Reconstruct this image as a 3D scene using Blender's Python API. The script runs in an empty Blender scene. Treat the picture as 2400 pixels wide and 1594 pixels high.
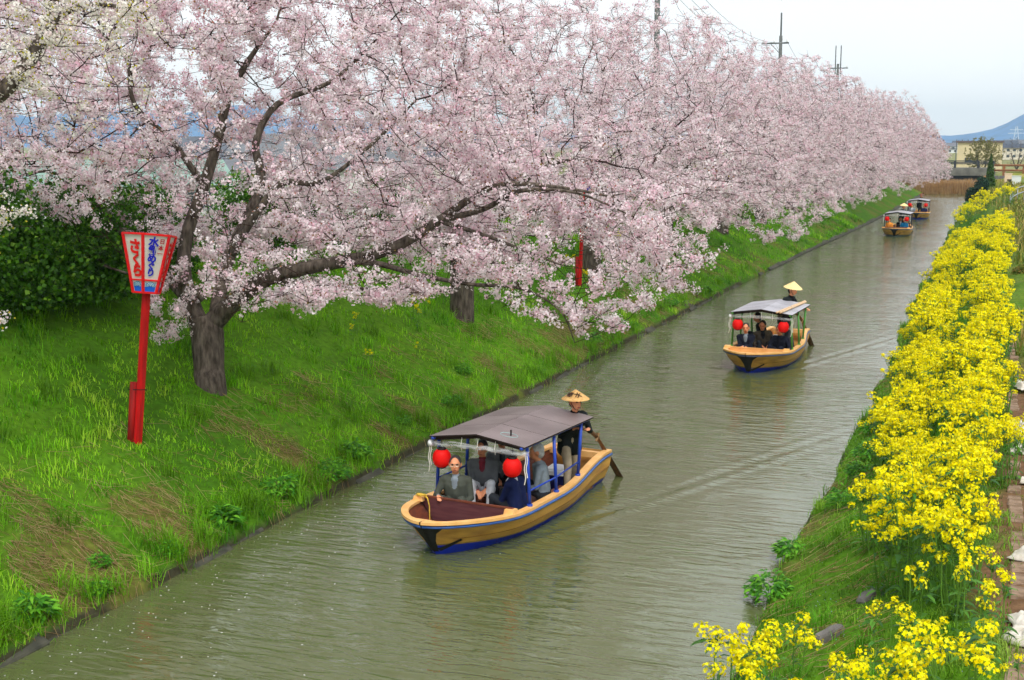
import bpy, bmesh, math, random
import numpy as np
from mathutils import Vector, Matrix, noise as mnoise

PI = math.pi
scene = bpy.context.scene
COL = scene.collection

# ------------------------------------------------------------------ camera
# canal runs along +Y, camera on a bridge 5.8 m above the water
EYE = 5.8
FPX, CX, CY = 3000.0, 1200.0, 797.0
PITCH = math.atan((797 - 340) / FPX)
YAW = math.atan((2368 - 1200) / FPX * math.cos(PITCH))
cam = bpy.data.cameras.new('camera')
cam.sensor_width = 36.0
cam.lens = 36.0 * FPX / 2400.0
cam.clip_start = 0.1
cam.clip_end = 20000.0
cam_ob = bpy.data.objects.new('camera', cam)
COL.objects.link(cam_ob)
cam_ob.location = (0, 0, EYE)
cam_ob.rotation_euler = (PI / 2 - PITCH, 0, YAW)
scene.camera = cam_ob

# ------------------------------------------------------------------ sky, sun, exposure
SUN_EL, SUN_AZ = math.radians(52), math.radians(150)      # azimuth clockwise from +Y: behind and to the right of the camera
world = bpy.data.worlds.new('World')
scene.world = world
world.use_nodes = True
wn, wl = world.node_tree.nodes, world.node_tree.links
wn.clear()
w_out = wn.new('ShaderNodeOutputWorld')
w_sky = wn.new('ShaderNodeTexSky')
w_sky.sky_type = 'NISHITA'
w_sky.sun_disc = False
w_sky.sun_elevation = SUN_EL
w_sky.sun_rotation = SUN_AZ
w_sky.dust_density = 3.0
w_bg = wn.new('ShaderNodeBackground')
w_bg.inputs['Strength'].default_value = 0.1
w_cl = wn.new('ShaderNodeBackground')                      # the even cloud deck
w_cl.inputs['Strength'].default_value = 0.86
w_tc = wn.new('ShaderNodeTexCoord')
w_nz = wn.new('ShaderNodeTexNoise')
w_nz.inputs['Scale'].default_value = 2.2
w_nz.inputs['Detail'].default_value = 5.0
w_rp = wn.new('ShaderNodeValToRGB')
w_rp.color_ramp.elements[0].position = 0.3
w_rp.color_ramp.elements[0].color = (0.90, 0.94, 0.965, 1)
w_rp.color_ramp.elements[1].position = 0.7
w_rp.color_ramp.elements[1].color = (0.985, 0.99, 0.99, 1)
w_mx = wn.new('ShaderNodeMixShader')
w_mx.inputs[0].default_value = 0.9
wl.new(w_tc.outputs['Generated'], w_nz.inputs['Vector'])
wl.new(w_nz.outputs['Fac'], w_rp.inputs['Fac'])
wl.new(w_rp.outputs['Color'], w_cl.inputs['Color'])
wl.new(w_sky.outputs['Color'], w_bg.inputs['Color'])
wl.new(w_bg.outputs[0], w_mx.inputs[1])
wl.new(w_cl.outputs[0], w_mx.inputs[2])
wl.new(w_mx.outputs[0], w_out.inputs['Surface'])

sun = bpy.data.lights.new('sun', 'SUN')
sun.energy = 1.5
sun.angle = math.radians(16)
sun.color = (1.0, 0.96, 0.9)
sun_ob = bpy.data.objects.new('sun', sun)
COL.objects.link(sun_ob)
sdir = Vector((math.sin(SUN_AZ) * math.cos(SUN_EL), math.cos(SUN_AZ) * math.cos(SUN_EL), math.sin(SUN_EL)))
sun_ob.rotation_euler = sdir.to_track_quat('Z', 'Y').to_euler()

vs = scene.view_settings
vs.view_transform = 'Standard'
vs.look = 'None'
vs.exposure = 0.62
vs.gamma = 1.0
vs.use_curve_mapping = False
scene.render.engine = 'CYCLES'
scene.cycles.max_bounces = 5
scene.cycles.diffuse_bounces = 3
scene.cycles.use_adaptive_sampling = True
scene.cycles.adaptive_threshold = 0.03
scene.cycles.glossy_bounces = 3
scene.cycles.transmission_bounces = 4
scene.cycles.transparent_max_bounces = 8
scene.cycles.volume_bounces = 0
scene.cycles.caustics_reflective = False
scene.cycles.caustics_refractive = False


# ------------------------------------------------------------------ helpers
def S(r, g, b):
    def c(v):
        v /= 255.0
        return v / 12.92 if v <= 0.04045 else ((v + 0.055) / 1.055) ** 2.4
    return (c(r), c(g), c(b))


def seen(x, y, depth):
    """A point at a given distance in front of the camera (x, y measured on the 2361 px wide picture); used to lay out limbs and far things."""
    k = 2400.0 / 2361.0
    u, v = (x * k - CX) / FPX, -(y * k - CY) / FPX
    R = Vector((math.cos(YAW), math.sin(YAW), 0))
    F0 = Vector((-math.sin(YAW), math.cos(YAW), 0))
    F = F0 * math.cos(PITCH) - Vector((0, 0, math.sin(PITCH)))
    U = F0 * math.sin(PITCH) + Vector((0, 0, math.cos(PITCH)))
    return Vector((0, 0, EYE)) + (F + R * u + U * v) * depth


MATS = {}


def M(name, col, rough=0.7, var=0.12, scale=6.0, bump=0.0, bscale=30.0, attr=None, trans=0.0, spec=0.3, metal=0.0, col2=None, stretch=None, detail=4.0):
    """Procedural material: base colour with noise variation, optional bump, vertex tint and translucency."""
    if name in MATS:
        return MATS[name]
    m = bpy.data.materials.new(name)
    m.use_nodes = True
    n, l = m.node_tree.nodes, m.node_tree.links
    b = n['Principled BSDF']
    out = n['Material Output']
    tc = n.new('ShaderNodeTexCoord')
    vec = tc.outputs['Object']
    if stretch:
        mp = n.new('ShaderNodeMapping')
        mp.inputs['Scale'].default_value = stretch
        l.new(vec, mp.inputs['Vector'])
        vec = mp.outputs['Vector']
    nz = n.new('ShaderNodeTexNoise')
    nz.inputs['Scale'].default_value = scale
    nz.inputs['Detail'].default_value = detail
    l.new(vec, nz.inputs['Vector'])
    rp = n.new('ShaderNodeValToRGB')
    c2 = col2 if col2 else tuple(min(1, c * (1 + var)) for c in col)
    c1 = col if col2 else tuple(c * (1 - var) for c in col)
    rp.color_ramp.elements[0].position = 0.35
    rp.color_ramp.elements[0].color = (*c1, 1)
    rp.color_ramp.elements[1].position = 0.65
    rp.color_ramp.elements[1].color = (*c2, 1)
    l.new(nz.outputs['Fac'], rp.inputs['Fac'])
    colout = rp.outputs['Color']
    if attr:
        at = n.new('ShaderNodeAttribute')
        at.attribute_name = attr
        mx = n.new('ShaderNodeMix')
        mx.data_type = 'RGBA'
        mx.blend_type = 'MULTIPLY'
        mx.inputs['Factor'].default_value = 1.0
        l.new(colout, mx.inputs['A'])
        l.new(at.outputs['Color'], mx.inputs['B'])
        colout = mx.outputs['Result']
    l.new(colout, b.inputs['Base Color'])
    b.inputs['Roughness'].default_value = rough
    b.inputs['Specular IOR Level'].default_value = spec
    b.inputs['Metallic'].default_value = metal
    if bump > 0:
        nb = n.new('ShaderNodeTexNoise')
        nb.inputs['Scale'].default_value = bscale
        nb.inputs['Detail'].default_value = 5.0
        l.new(vec, nb.inputs['Vector'])
        bp = n.new('ShaderNodeBump')
        bp.inputs['Strength'].default_value = bump
        bp.inputs['Distance'].default_value = 0.02
        l.new(nb.outputs['Fac'], bp.inputs['Height'])
        l.new(bp.outputs['Normal'], b.inputs['Normal'])
    if trans > 0:
        tr = n.new('ShaderNodeBsdfTranslucent')
        l.new(colout, tr.inputs['Color'])
        ms = n.new('ShaderNodeMixShader')
        ms.inputs[0].default_value = trans
        l.new(b.outputs[0], ms.inputs[1])
        l.new(tr.outputs[0], ms.inputs[2])
        l.new(ms.outputs[0], out.inputs['Surface'])
    MATS[name] = m
    return m


def tag(o, label=None, cat=None, group=None, kind=None):
    if label:
        o['label'] = label
    if cat:
        o['category'] = cat
    if group:
        o['group'] = group
    if kind:
        o['kind'] = kind
    return o


def link(name, me, parent=None, mats=None):
    o = bpy.data.objects.new(name, me)
    COL.objects.link(o)
    if parent is not None:
        o.parent = parent
    if mats is not None and me is not None:
        for m in (mats if isinstance(mats, (list, tuple)) else [mats]):
            me.materials.append(m)
    return o


def empty(name, loc=(0, 0, 0), rz=0.0):
    o = bpy.data.objects.new(name, None)
    COL.objects.link(o)
    o.empty_display_size = 0.2
    o.location = loc
    o.rotation_euler = (0, 0, rz)
    return o


def np_mesh(name, V, F, mi=None, col=None, smooth=False):
    """Mesh from numpy: V (n,3), F (m,k) with constant k; mi per-face material index; col per-vertex rgb."""
    V = np.asarray(V, np.float32)
    F = np.asarray(F, np.int32)
    me = bpy.data.meshes.new(name)
    k = F.shape[1]
    me.vertices.add(len(V))
    me.vertices.foreach_set('co', V.ravel())
    me.loops.add(F.size)
    me.loops.foreach_set('vertex_index', F.ravel())
    me.polygons.add(len(F))
    me.polygons.foreach_set('loop_start', np.arange(0, F.size, k, dtype=np.int32))
    if mi is not None:
        me.polygons.foreach_set('material_index', np.asarray(mi, np.int32))
    if smooth:
        me.polygons.foreach_set('use_smooth', np.ones(len(F), bool))
    if col is not None:
        a = me.attributes.new('Col', 'FLOAT_COLOR', 'POINT')
        c4 = np.ones((len(V), 4), np.float32)
        c4[:, :3] = col
        a.data.foreach_set('color', c4.ravel())
    me.update(calc_edges=True)
    return me


class MB:
    """Collects polygons; build() makes one mesh object."""

    def __init__(self):
        self.v, self.f, self.m, self.cur = [], [], [], 0

    def add(self, vs, fs):
        o = len(self.v)
        self.v += [tuple(p) for p in vs]
        self.f += [tuple(i + o for i in f) for f in fs]
        self.m += [self.cur] * len(fs)
        return self

    def box(self, c, s, rot=None, taper=1.0):
        x, y, z = s[0] / 2, s[1] / 2, s[2] / 2
        pts = [Vector((sx * x * (taper if sz > 0 else 1), sy * y * (taper if sz > 0 else 1), sz * z)) for sz in (-1, 1) for sx, sy in ((-1, -1), (1, -1), (1, 1), (-1, 1))]
        if rot is not None:
            pts = [rot @ p for p in pts]
        c = Vector(c)
        return self.add([p + c for p in pts], [(3, 2, 1, 0), (4, 5, 6, 7), (0, 1, 5, 4), (1, 2, 6, 5), (2, 3, 7, 6), (3, 0, 4, 7)])

    def tube(self, pts, r, n=8, cap=True):
        pts = [Vector(p) for p in pts]
        rs = r if isinstance(r, (list, tuple)) else [r] * len(pts)
        up = None
        rings = []
        for i, p in enumerate(pts):
            d = (pts[min(i + 1, len(pts) - 1)] - pts[max(i - 1, 0)])
            d = d.normalized() if d.length > 1e-9 else Vector((0, 0, 1))
            if up is None:
                up = d.orthogonal().normalized()
            else:
                up = (up - d * up.dot(d))
                up = up.normalized() if up.length > 1e-6 else d.orthogonal().normalized()
            w = d.cross(up)
            rings.append([p + (up * math.cos(2 * PI * k / n) + w * math.sin(2 * PI * k / n)) * rs[i] for k in range(n)])
        vs = [q for ring in rings for q in ring]
        fs = []
        for i in range(len(pts) - 1):
            for k in range(n):
                a, b = i * n + k, i * n + (k + 1) % n
                fs.append((a, b, b + n, a + n))
        if cap:
            fs.append(tuple(range(n - 1, -1, -1)))
            fs.append(tuple((len(pts) - 1) * n + k for k in range(n)))
        return self.add(vs, fs)

    def lathe(self, prof, c=(0, 0, 0), n=16):
        c = Vector(c)
        vs, fs = [], []
        for r, z in prof:
            for k in range(n):
                vs.append(c + Vector((r * math.cos(2 * PI * k / n), r * math.sin(2 * PI * k / n), z)))
        for i in range(len(prof) - 1):
            for k in range(n):
                a, b = i * n + k, i * n + (k + 1) % n
                fs.append((a, b, b + n, a + n))
        return self.add(vs, fs)

    def poly(self, pts):
        return self.add(pts, [tuple(range(len(pts)))])

    def mesh(self, name, smooth=False):
        me = bpy.data.meshes.new(name)
        me.from_pydata([tuple(p) for p in self.v], [], self.f)
        me.polygons.foreach_set('material_index', self.m)
        if smooth:
            me.polygons.foreach_set('use_smooth', [True] * len(self.f))
        me.update()
        return me

    def build(self, name, mats, parent=None, smooth=False):
        return link(name, self.mesh(name, smooth), parent, mats)


def copy_tree(o, parent=None):
    c = o.copy()
    COL.objects.link(c)
    c.parent = parent
    for ch in [q for q in o.children]:
        copy_tree(ch, c)
    return c


def sm(x, a, b):
    t = min(1.0, max(0.0, (x - a) / (b - a)))
    return t * t * (3 - 2 * t)


def nsm(x, a, b):
    t = np.clip((x - a) / (b - a), 0, 1)
    return t * t * (3 - 2 * t)


_rn = np.random.default_rng(5)
_LAT = _rn.random((64, 64)).astype(np.float32)


def vnoise(x, y):
    """Tileable value noise, numpy, 0..1."""
    x = np.asarray(x, float)
    y = np.asarray(y, float)
    xi, yi = np.floor(x).astype(int), np.floor(y).astype(int)
    fx, fy = x - xi, y - yi
    fx, fy = fx * fx * (3 - 2 * fx), fy * fy * (3 - 2 * fy)
    g = lambda a, b: _LAT[a % 64, b % 64]
    return (g(xi, yi) * (1 - fx) + g(xi + 1, yi) * fx) * (1 - fy) + (g(xi, yi + 1) * (1 - fx) + g(xi + 1, yi + 1) * fx) * fy


# ------------------------------------------------------------------ terrain functions
T_END = 162.0


def WL(t):            # left water edge
    return -10.3 + 0.8 * nsm(np.asarray(t, float), 50, 115) + 0.06 * (vnoise(np.asarray(t) * 0.7, 3.1) - 0.5)


def WR(t):            # right water edge
    t = np.asarray(t, float)
    return -2.55 - 0.0125 * np.clip(t - 15, -20, 125) + 0.5 * (vnoise(t * 0.45, 9.7) - 0.5)


def ground_h(x, t):
    x = np.asarray(x, float)
    t = np.asarray(t, float)
    dl = WL(t) - x
    dr = x - WR(t)
    rough = (vnoise(x * 0.9, t * 0.9) - 0.5) * 0.14 + (vnoise(x * 2.7 + 7, t * 2.7) - 0.5) * 0.07
    hl = 0.1 + 0.5 * np.clip(dl, 0, 6.2) - 1.9 * nsm(dl, 10, 16) + rough * nsm(dl, 0.3, 1.2)
    hr = 0.04 + 0.56 * np.clip(dr, 0, 2.5) + rough * nsm(dr, 0.1, 0.8) + 0.10 * nsm(dr, 3.0, 3.6)
    h = np.where(dl > 0, hl, np.where(dr > 0, hr, -0.9))
    h = np.where((dl <= 0) & (dl > -0.25), 0.1 + dl * 4, h)
    h = np.where((dr <= 0) & (dr > -0.4), 0.04 + dr * 2.4, h)
    far = nsm(t, T_END, T_END + 1.0)
    plain = 0.35 + 1.2 * nsm(t, T_END + 22, T_END + 50) + rough
    plain = np.where(dr > 0, hr, plain)
    plain = np.where(dl > 0, hl, plain)
    return h * (1 - far) + plain * far


# ------------------------------------------------------------------ ground sheet
def build_ground():
    xs = np.concatenate([-np.geomspace(4200, 60, 14), np.arange(-55, -24, 3.0), np.arange(-24, -16.5, 0.5), np.arange(-16.5, -10.7, 0.22), np.arange(-10.7, -9.0, 0.1), np.arange(-9.0, -4.6, 0.6), np.arange(-4.6, 1.2, 0.11), np.arange(1.2, 8, 0.5), np.arange(8, 60, 4.0), np.geomspace(60, 4200, 14)])
    ts = np.concatenate([np.arange(-12, 6, 2.0), np.arange(6, 30, 0.28), np.arange(30, 60, 0.6), np.arange(60, 160, 1.5), np.arange(160, 166, 0.5), np.arange(166, 240, 4), np.geomspace(240, 4200, 24)])
    X, T = np.meshgrid(xs, ts)
    Z = ground_h(X, T)
    V = np.stack([X.ravel(), T.ravel(), Z.ravel()], 1)
    nx, nt = len(xs), len(ts)
    i = np.arange(nx - 1)[None, :] + (np.arange(nt - 1) * nx)[:, None]
    i = i.ravel()
    F = np.stack([i, i + 1, i + 1 + nx, i + nx], 1)
    # zones: 1 = turf amount, by own soil / turf colouring
    dl = WL(V[:, 1]) - V[:, 0]
    dr = V[:, 0] - WR(V[:, 1])
    nz = vnoise(V[:, 0] * 1.3 + 3, V[:, 1] * 1.3)
    nz2 = vnoise(V[:, 0] * 0.35 + 31, V[:, 1] * 0.35)
    turf = np.array(S(66, 112, 18))
    turf2 = np.array(S(96, 142, 28))
    soil = np.array(S(128, 98, 72))
    straw = np.array(S(132, 106, 66))
    mud = np.array(S(70, 68, 50))
    C = turf[None] * (1 - nz2[:, None]) + turf2[None] * nz2[:, None]
    k = (nsm(nz, 0.55, 0.8) * (1 - nsm(dl, 0.8, 2.2)) * (dl > 0))[:, None] * .5
    C = C * (1 - k) + straw[None] * k
    k = (nsm(dr + (nz - 0.5) * 0.5, 2.35, 2.75) * (1 - nsm(dr, 4.0, 4.6) * nz2))[:, None] * (1 - nsm(V[:, 1], 23, 33))[:, None]
    C = C * (1 - k) + soil[None] * k
    k = (nsm(nz, 0.5, 0.8) * (1 - nsm(dr, 0.1, 0.8)) * (dr > -0.5))[:, None] * .6
    C = C * (1 - k) + (straw * 0.8)[None] * k
    k = ((dl < 0.02) & (dr < 0.02))[:, None] * 1.0
    C = C * (1 - k) + mud[None] * k
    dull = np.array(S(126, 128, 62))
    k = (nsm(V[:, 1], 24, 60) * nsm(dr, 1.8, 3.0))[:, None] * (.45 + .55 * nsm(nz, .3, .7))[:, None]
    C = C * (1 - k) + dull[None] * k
    field = np.array(S(150, 146, 104))
    k = np.maximum(nsm(-V[:, 0], 24, 40), nsm(V[:, 1], 185, 230))[:, None] * (0.6 + 0.4 * nz2[:, None])
    C = C * (1 - k) + field[None] * k
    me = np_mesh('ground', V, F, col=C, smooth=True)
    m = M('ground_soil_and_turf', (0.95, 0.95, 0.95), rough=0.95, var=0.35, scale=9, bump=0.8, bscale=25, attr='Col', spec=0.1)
    return tag(link('ground', me, None, m), kind='structure')


build_ground()


# ------------------------------------------------------------------ water
BOATS = [  # bow x, bow t, heading angle of the aft direction (deg, clockwise from +Y)
    (-7.42, 15.70, 7.0),
    (-5.98, 32.0, 3.0),
    (-6.62, 84.8, 1.5),
    (-6.62, 105.6, 0.5),
]


def water_height(x, t):
    h = 0.012 * (vnoise(x * 1.1 + 4, t * 2.3) - 0.5) + 0.006 * (vnoise(x * 2.6, t * 6.0 + 9) - 0.5)
    for bx, bt, a in BOATS:
        a = math.radians(a)
        ux, ut = math.sin(a), math.cos(a)
        s = (x - bx) * ux + (t - bt) * ut           # distance aft of the bow
        q = np.abs((x - bx) * ut - (t - bt) * ux)
        arm = 0.62 + 0.26 * np.clip(s - 0.6, 0, 30)
        w = np.exp(-((q - arm) / (0.16 + 0.03 * np.clip(s, 0, 20))) ** 2) * nsm(s, 0.2, 1.5) * np.exp(-np.clip(s, 0, 60) / 9.0)
        h = h + 0.028 * w * np.sin((q - arm) * 14)
        tr = np.exp(-(q / 0.7) ** 2) * nsm(s, 5.2, 5.8) * np.exp(-np.clip(s - 5.2, 0, 60) / 6.0)
        h = h + 0.015 * tr * np.sin(s * 9 + q * 3)
    return h


def build_water():
    xs = np.arange(-10.9, -1.3, 0.1)
    ts = np.concatenate([np.arange(4, 8, 0.5), np.arange(8, 46, 0.11), np.arange(46, 75, 0.3), np.arange(75, T_END + 3, 1.0)])
    X, T = np.meshgrid(xs, ts)
    Z = water_height(X, T)
    V = np.stack([X.ravel(), T.ravel(), Z.ravel()], 1)
    nx, nt = len(xs), len(ts)
    i = (np.arange(nx - 1)[None, :] + (np.arange(nt - 1) * nx)[:, None]).ravel()
    F = np.stack([i, i + 1, i + 1 + nx, i + nx], 1)
    me = np_mesh('water', V, F, smooth=True)
    m = bpy.data.materials.new('canal_water')
    m.use_nodes = True
    n, l = m.node_tree.nodes, m.node_tree.links
    b = n['Principled BSDF']
    b.inputs['Base Color'].default_value = (*S(90, 98, 60), 1)
    b.inputs['Roughness'].default_value = 0.06
    b.inputs['IOR'].default_value = 1.85
    b.inputs['Specular IOR Level'].default_value = 0.5
    tc = n.new('ShaderNodeTexCoord')
    mp = n.new('ShaderNodeMapping')
    mp.inputs['Rotation'].default_value = (0, 0, -YAW)
    mp.inputs['Scale'].default_value = (1.5, 6.5, 1)
    l.new(tc.outputs['Object'], mp.inputs['Vector'])
    n1 = n.new('ShaderNodeTexNoise')
    n1.inputs['Scale'].default_value = 1.0
    n1.inputs['Detail'].default_value = 3.0
    n1.inputs['Distortion'].default_value = 0.6
    l.new(mp.outputs['Vector'], n1.inputs['Vector'])
    n2 = n.new('ShaderNodeTexNoise')
    n2.inputs['Scale'].default_value = 0.22
    n2.inputs['Detail'].default_value = 2.0
    l.new(tc.outputs['Object'], n2.inputs['Vector'])
    rr = n.new('ShaderNodeMapRange')                   # gusts: rippled and calmer patches
    rr.inputs['From Min'].default_value = 0.35
    rr.inputs['From Max'].default_value = 0.65
    rr.inputs['To Min'].default_value = 0.3
    rr.inputs['To Max'].default_value = 1.0
    l.new(n2.outputs['Fac'], rr.inputs['Value'])
    ml = n.new('ShaderNodeMath')
    ml.operation = 'MULTIPLY'
    l.new(n1.outputs['Fac'], ml.inputs[0])
    l.new(rr.outputs[0], ml.inputs[1])
    bp = n.new('ShaderNodeBump')
    bp.inputs['Strength'].default_value = 1.0
    bp.inputs['Distance'].default_value = 0.038
    l.new(ml.outputs[0], bp.inputs['Height'])
    l.new(bp.outputs['Normal'], b.inputs['Normal'])
    return tag(link('water', me, None, m), kind='structure')


build_water()

# ------------------------------------------------------------------ far hills
def build_hills():
    rng = np.random.default_rng(3)
    n = 240
    ang = np.linspace(-1.35, 0.9, n)                        # clockwise from +Y
    base = seen(2361, 335, 1).xy
    def ridge(a):
        az = np.degrees(a)
        h = 26 + 14 * np.sin(az * 0.35 + 1) + 10 * np.sin(az * 1.1)
        h += 100 * np.exp(-((az - 5.2) / 4.0) ** 2)         # the big hill leaving the frame on the right
        h += 72 * np.exp(-((az + 46) / 9.0) ** 2) + 40 * np.exp(-((az + 30) / 7) ** 2)
        h += 1.6 * np.sin(az * 9) + 1.1 * np.sin(az * 23 + 2)
        return np.clip(h, 14, 112)
    H = ridge(ang)
    V, F = [], []
    rows = [(2500, 0.0), (2620, 0.45), (2760, 0.85), (2900, 1.0), (3100, 0.9), (3500, 0.0)]
    for r, k in rows:
        for j, a in enumerate(ang):
            wob = 1 + 0.05 * math.sin(j * 1.7 + r) * (0 < k < 1)
            V.append((r * math.sin(a), r * math.cos(a), 1.0 + H[j] * k * wob))
    for i in range(len(rows) - 1):
        for j in range(n - 1):
            F.append((i * n + j, i * n + j + 1, (i + 1) * n + j + 1, (i + 1) * n + j))
    me = np_mesh('hills', V, F, smooth=True)
    m = M('hill_forest_hazed', S(58, 108, 156), rough=0.95, var=0.22, scale=0.02, bump=0.0, spec=0.05)  # forest colour with the blue of distance haze put into it
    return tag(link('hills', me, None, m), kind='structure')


build_hills()


# ------------------------------------------------------------------ cherry trees
BARK = M('cherry_bark', S(64, 56, 50), rough=0.9, scale=5, bump=1.0, bscale=12, col2=S(112, 102, 92), stretch=(3, 3, 0.8), spec=0.15)
TWIG = M('cherry_twig_bark', S(58, 42, 38), rough=0.9, scale=4, var=0.25, spec=0.1)
PETAL = M('cherry_petals', (0.97, 0.97, 0.97), rough=0.75, var=0.03, scale=3, attr='Col', trans=0.38, spec=0.1)


def colonize(rng, pos, par, att, step=0.32, kill=0.42, infl=2.2, iters=60, trop=(0, 0, 0.0), wander=0.25):
    pos = [np.array(p, float) for p in pos]
    par = list(par)
    P = np.array(pos)
    d = np.linalg.norm(att[:, None] - P[None], axis=2)
    ni, nd = d.argmin(1), d.min(1)
    alive = nd > kill
    trop = np.array(trop)
    for _ in range(iters):
        act = alive & (nd < infl)
        if not act.any():
            if not alive.any():
                break
            infl *= 1.5
            if infl > 9:
                break
            continue
        P = np.array(pos)
        dirs = att[act] - P[ni[act]]
        dirs /= np.linalg.norm(dirs, axis=1)[:, None] + 1e-9
        acc = np.zeros_like(P)
        np.add.at(acc, ni[act], dirs)
        idx = np.unique(ni[act])
        v = acc[idx]
        v /= np.linalg.norm(v, axis=1)[:, None] + 1e-9
        v = v + rng.normal(0, wander, v.shape) + trop
        v /= np.linalg.norm(v, axis=1)[:, None] + 1e-9
        new = P[idx] + v * step
        b = len(pos)
        pos.extend(list(new))
        par.extend(list(idx))
        d = np.linalg.norm(att[:, None] - new[None], axis=2)
        j, m = d.argmin(1), d.min(1)
        better = m < nd
        ni = np.where(better, j + b, ni)
        nd = np.where(better, m, nd)
        alive &= nd > kill
    return np.array(pos), np.array(par)


def seg_prisms(A, B, ra, rb, n):
    """Vectorised tapered prisms between points A and B."""
    d = B - A
    d = d / (np.linalg.norm(d, axis=1)[:, None] + 1e-9)
    ref = np.where(np.abs(d[:, 2:3]) < 0.9, np.array([[0, 0, 1.0]]), np.array([[1.0, 0, 0]]))
    u = np.cross(d, ref)
    u /= np.linalg.norm(u, axis=1)[:, None] + 1e-9
    w = np.cross(d, u)
    k = np.arange(n) * 2 * PI / n
    ring = u[:, None] * np.cos(k)[None, :, None] + w[:, None] * np.sin(k)[None, :, None]
    V = np.concatenate([A[:, None] + ring * ra[:, None, None], B[:, None] + ring * rb[:, None, None]], 1).reshape(-1, 3)
    b = (np.arange(len(A)) * 2 * n)[:, None, None]
    kk = np.arange(n)
    f = np.stack([kk, (kk + 1) % n, (kk + 1) % n + n, kk + n], 1)[None]
    return V, (b + f).reshape(-1, 4)


def blossom_quads(rng, cen, size, nper, spread, palette, pw):
    """Clusters of small bent petals-faces around the centres; returns V, F, C."""
    n = len(cen)
    cnt = np.full(n, nper)
    N = n * nper
    c = np.repeat(cen, nper, 0)
    o = rng.normal(0, 1, (N, 3))
    o /= np.linalg.norm(o, axis=1)[:, None]
    cs = np.repeat(spread * rng.uniform(0.5, 1.5, n), nper)
    p = c + o * (cs * rng.uniform(0.5, 1.0, N) ** 0.5)[:, None]
    nr = o + rng.normal(0, 0.45, (N, 3))
    nr /= np.linalg.norm(nr, axis=1)[:, None]
    t = np.cross(nr, rng.normal(0, 1, (N, 3)))
    t /= np.linalg.norm(t, axis=1)[:, None] + 1e-9
    b = np.cross(nr, t)
    s = (size * rng.uniform(0.7, 1.25, N) * 0.5)[:, None]
    asp = rng.uniform(0.75, 1.1, N)[:, None]
    cup = nr * s * 0.35
    V = np.stack([p + t * s + cup, p + b * s * asp, p - t * s + cup, p - b * s * asp], 1).reshape(-1, 3)
    F = np.arange(N * 4).reshape(N, 4)
    # colour: per cluster base + per flower jitter
    ci = rng.choice(len(palette), size=n, p=pw)
    base = np.array(palette)[ci]
    C = np.repeat(base, nper, 0) * rng.uniform(0.9, 1.06, (N, 1))
    return V, F, np.repeat(C, 4, 0)


PINK = [S(253, 243, 246), S(250, 232, 238), S(245, 216, 226), S(234, 190, 206)]
PINKW = [0.32, 0.40, 0.23, 0.05]
BROWNLEAF = [S(150, 108, 74), S(140, 120, 66), S(180, 124, 112)]


def crown_points(rng, n, base, R, ztop, zlow, lean=(0, 0), hollow=0.72):
    out = []
    while len(out) < n:
        k = n
        a = rng.uniform(0, 2 * PI, k)
        r = np.sqrt(rng.uniform(0, 1, k)) * R
        z = rng.uniform(0, ztop, k)
        q = r / R
        top = ztop * np.sqrt(np.clip(1 - 0.93 * q ** 2.3, 0, 1)) * (0.86 + 0.22 * vnoise(a * 1.9 + base[1], r * 0.6))
        low = zlow + 1.6 * (1 - q) ** 1.2 + 0.7 * (vnoise(a * 2.2 + 5 + base[0], r * 0.7) - 0.5)
        inside = (z < top) & (z > low)
        # prefer the outer shell
        depth = np.minimum((top - z) / ztop, (1 - q) * 0.9)
        keep = rng.uniform(0, 1, k) < np.where(depth > 0.30, 1 - hollow, 1.0)
        ok = inside & keep
        pts = np.stack([base[0] + r * np.cos(a) * 1.0 + lean[0] * z / ztop, base[1] + r * np.sin(a) + lean[1] * z / ztop, base[2] + z], 1)[ok]
        out.extend(pts.tolist())
    return np.array(out[:n])


def smooth_line(pts, n=4):
    """Catmull-Rom through points with radii: list of (Vector, r)."""
    P = [Vector(p[0]) for p in pts]
    r = [p[1] for p in pts]
    out = []
    for i in range(len(P) - 1):
        p0, p1, p2, p3 = P[max(i - 1, 0)], P[i], P[i + 1], P[min(i + 2, len(P) - 1)]
        for k in range(n):
            t = k / n
            q = 0.5 * ((2 * p1) + (p2 - p0) * t + (2 * p0 - 5 * p1 + 4 * p2 - p3) * t * t + (3 * p1 - p0 - 3 * p2 + p3) * t ** 3)
            out.append((q, r[i] * (1 - t) + r[i + 1] * t))
    out.append((P[-1], r[-1]))
    return out


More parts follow.
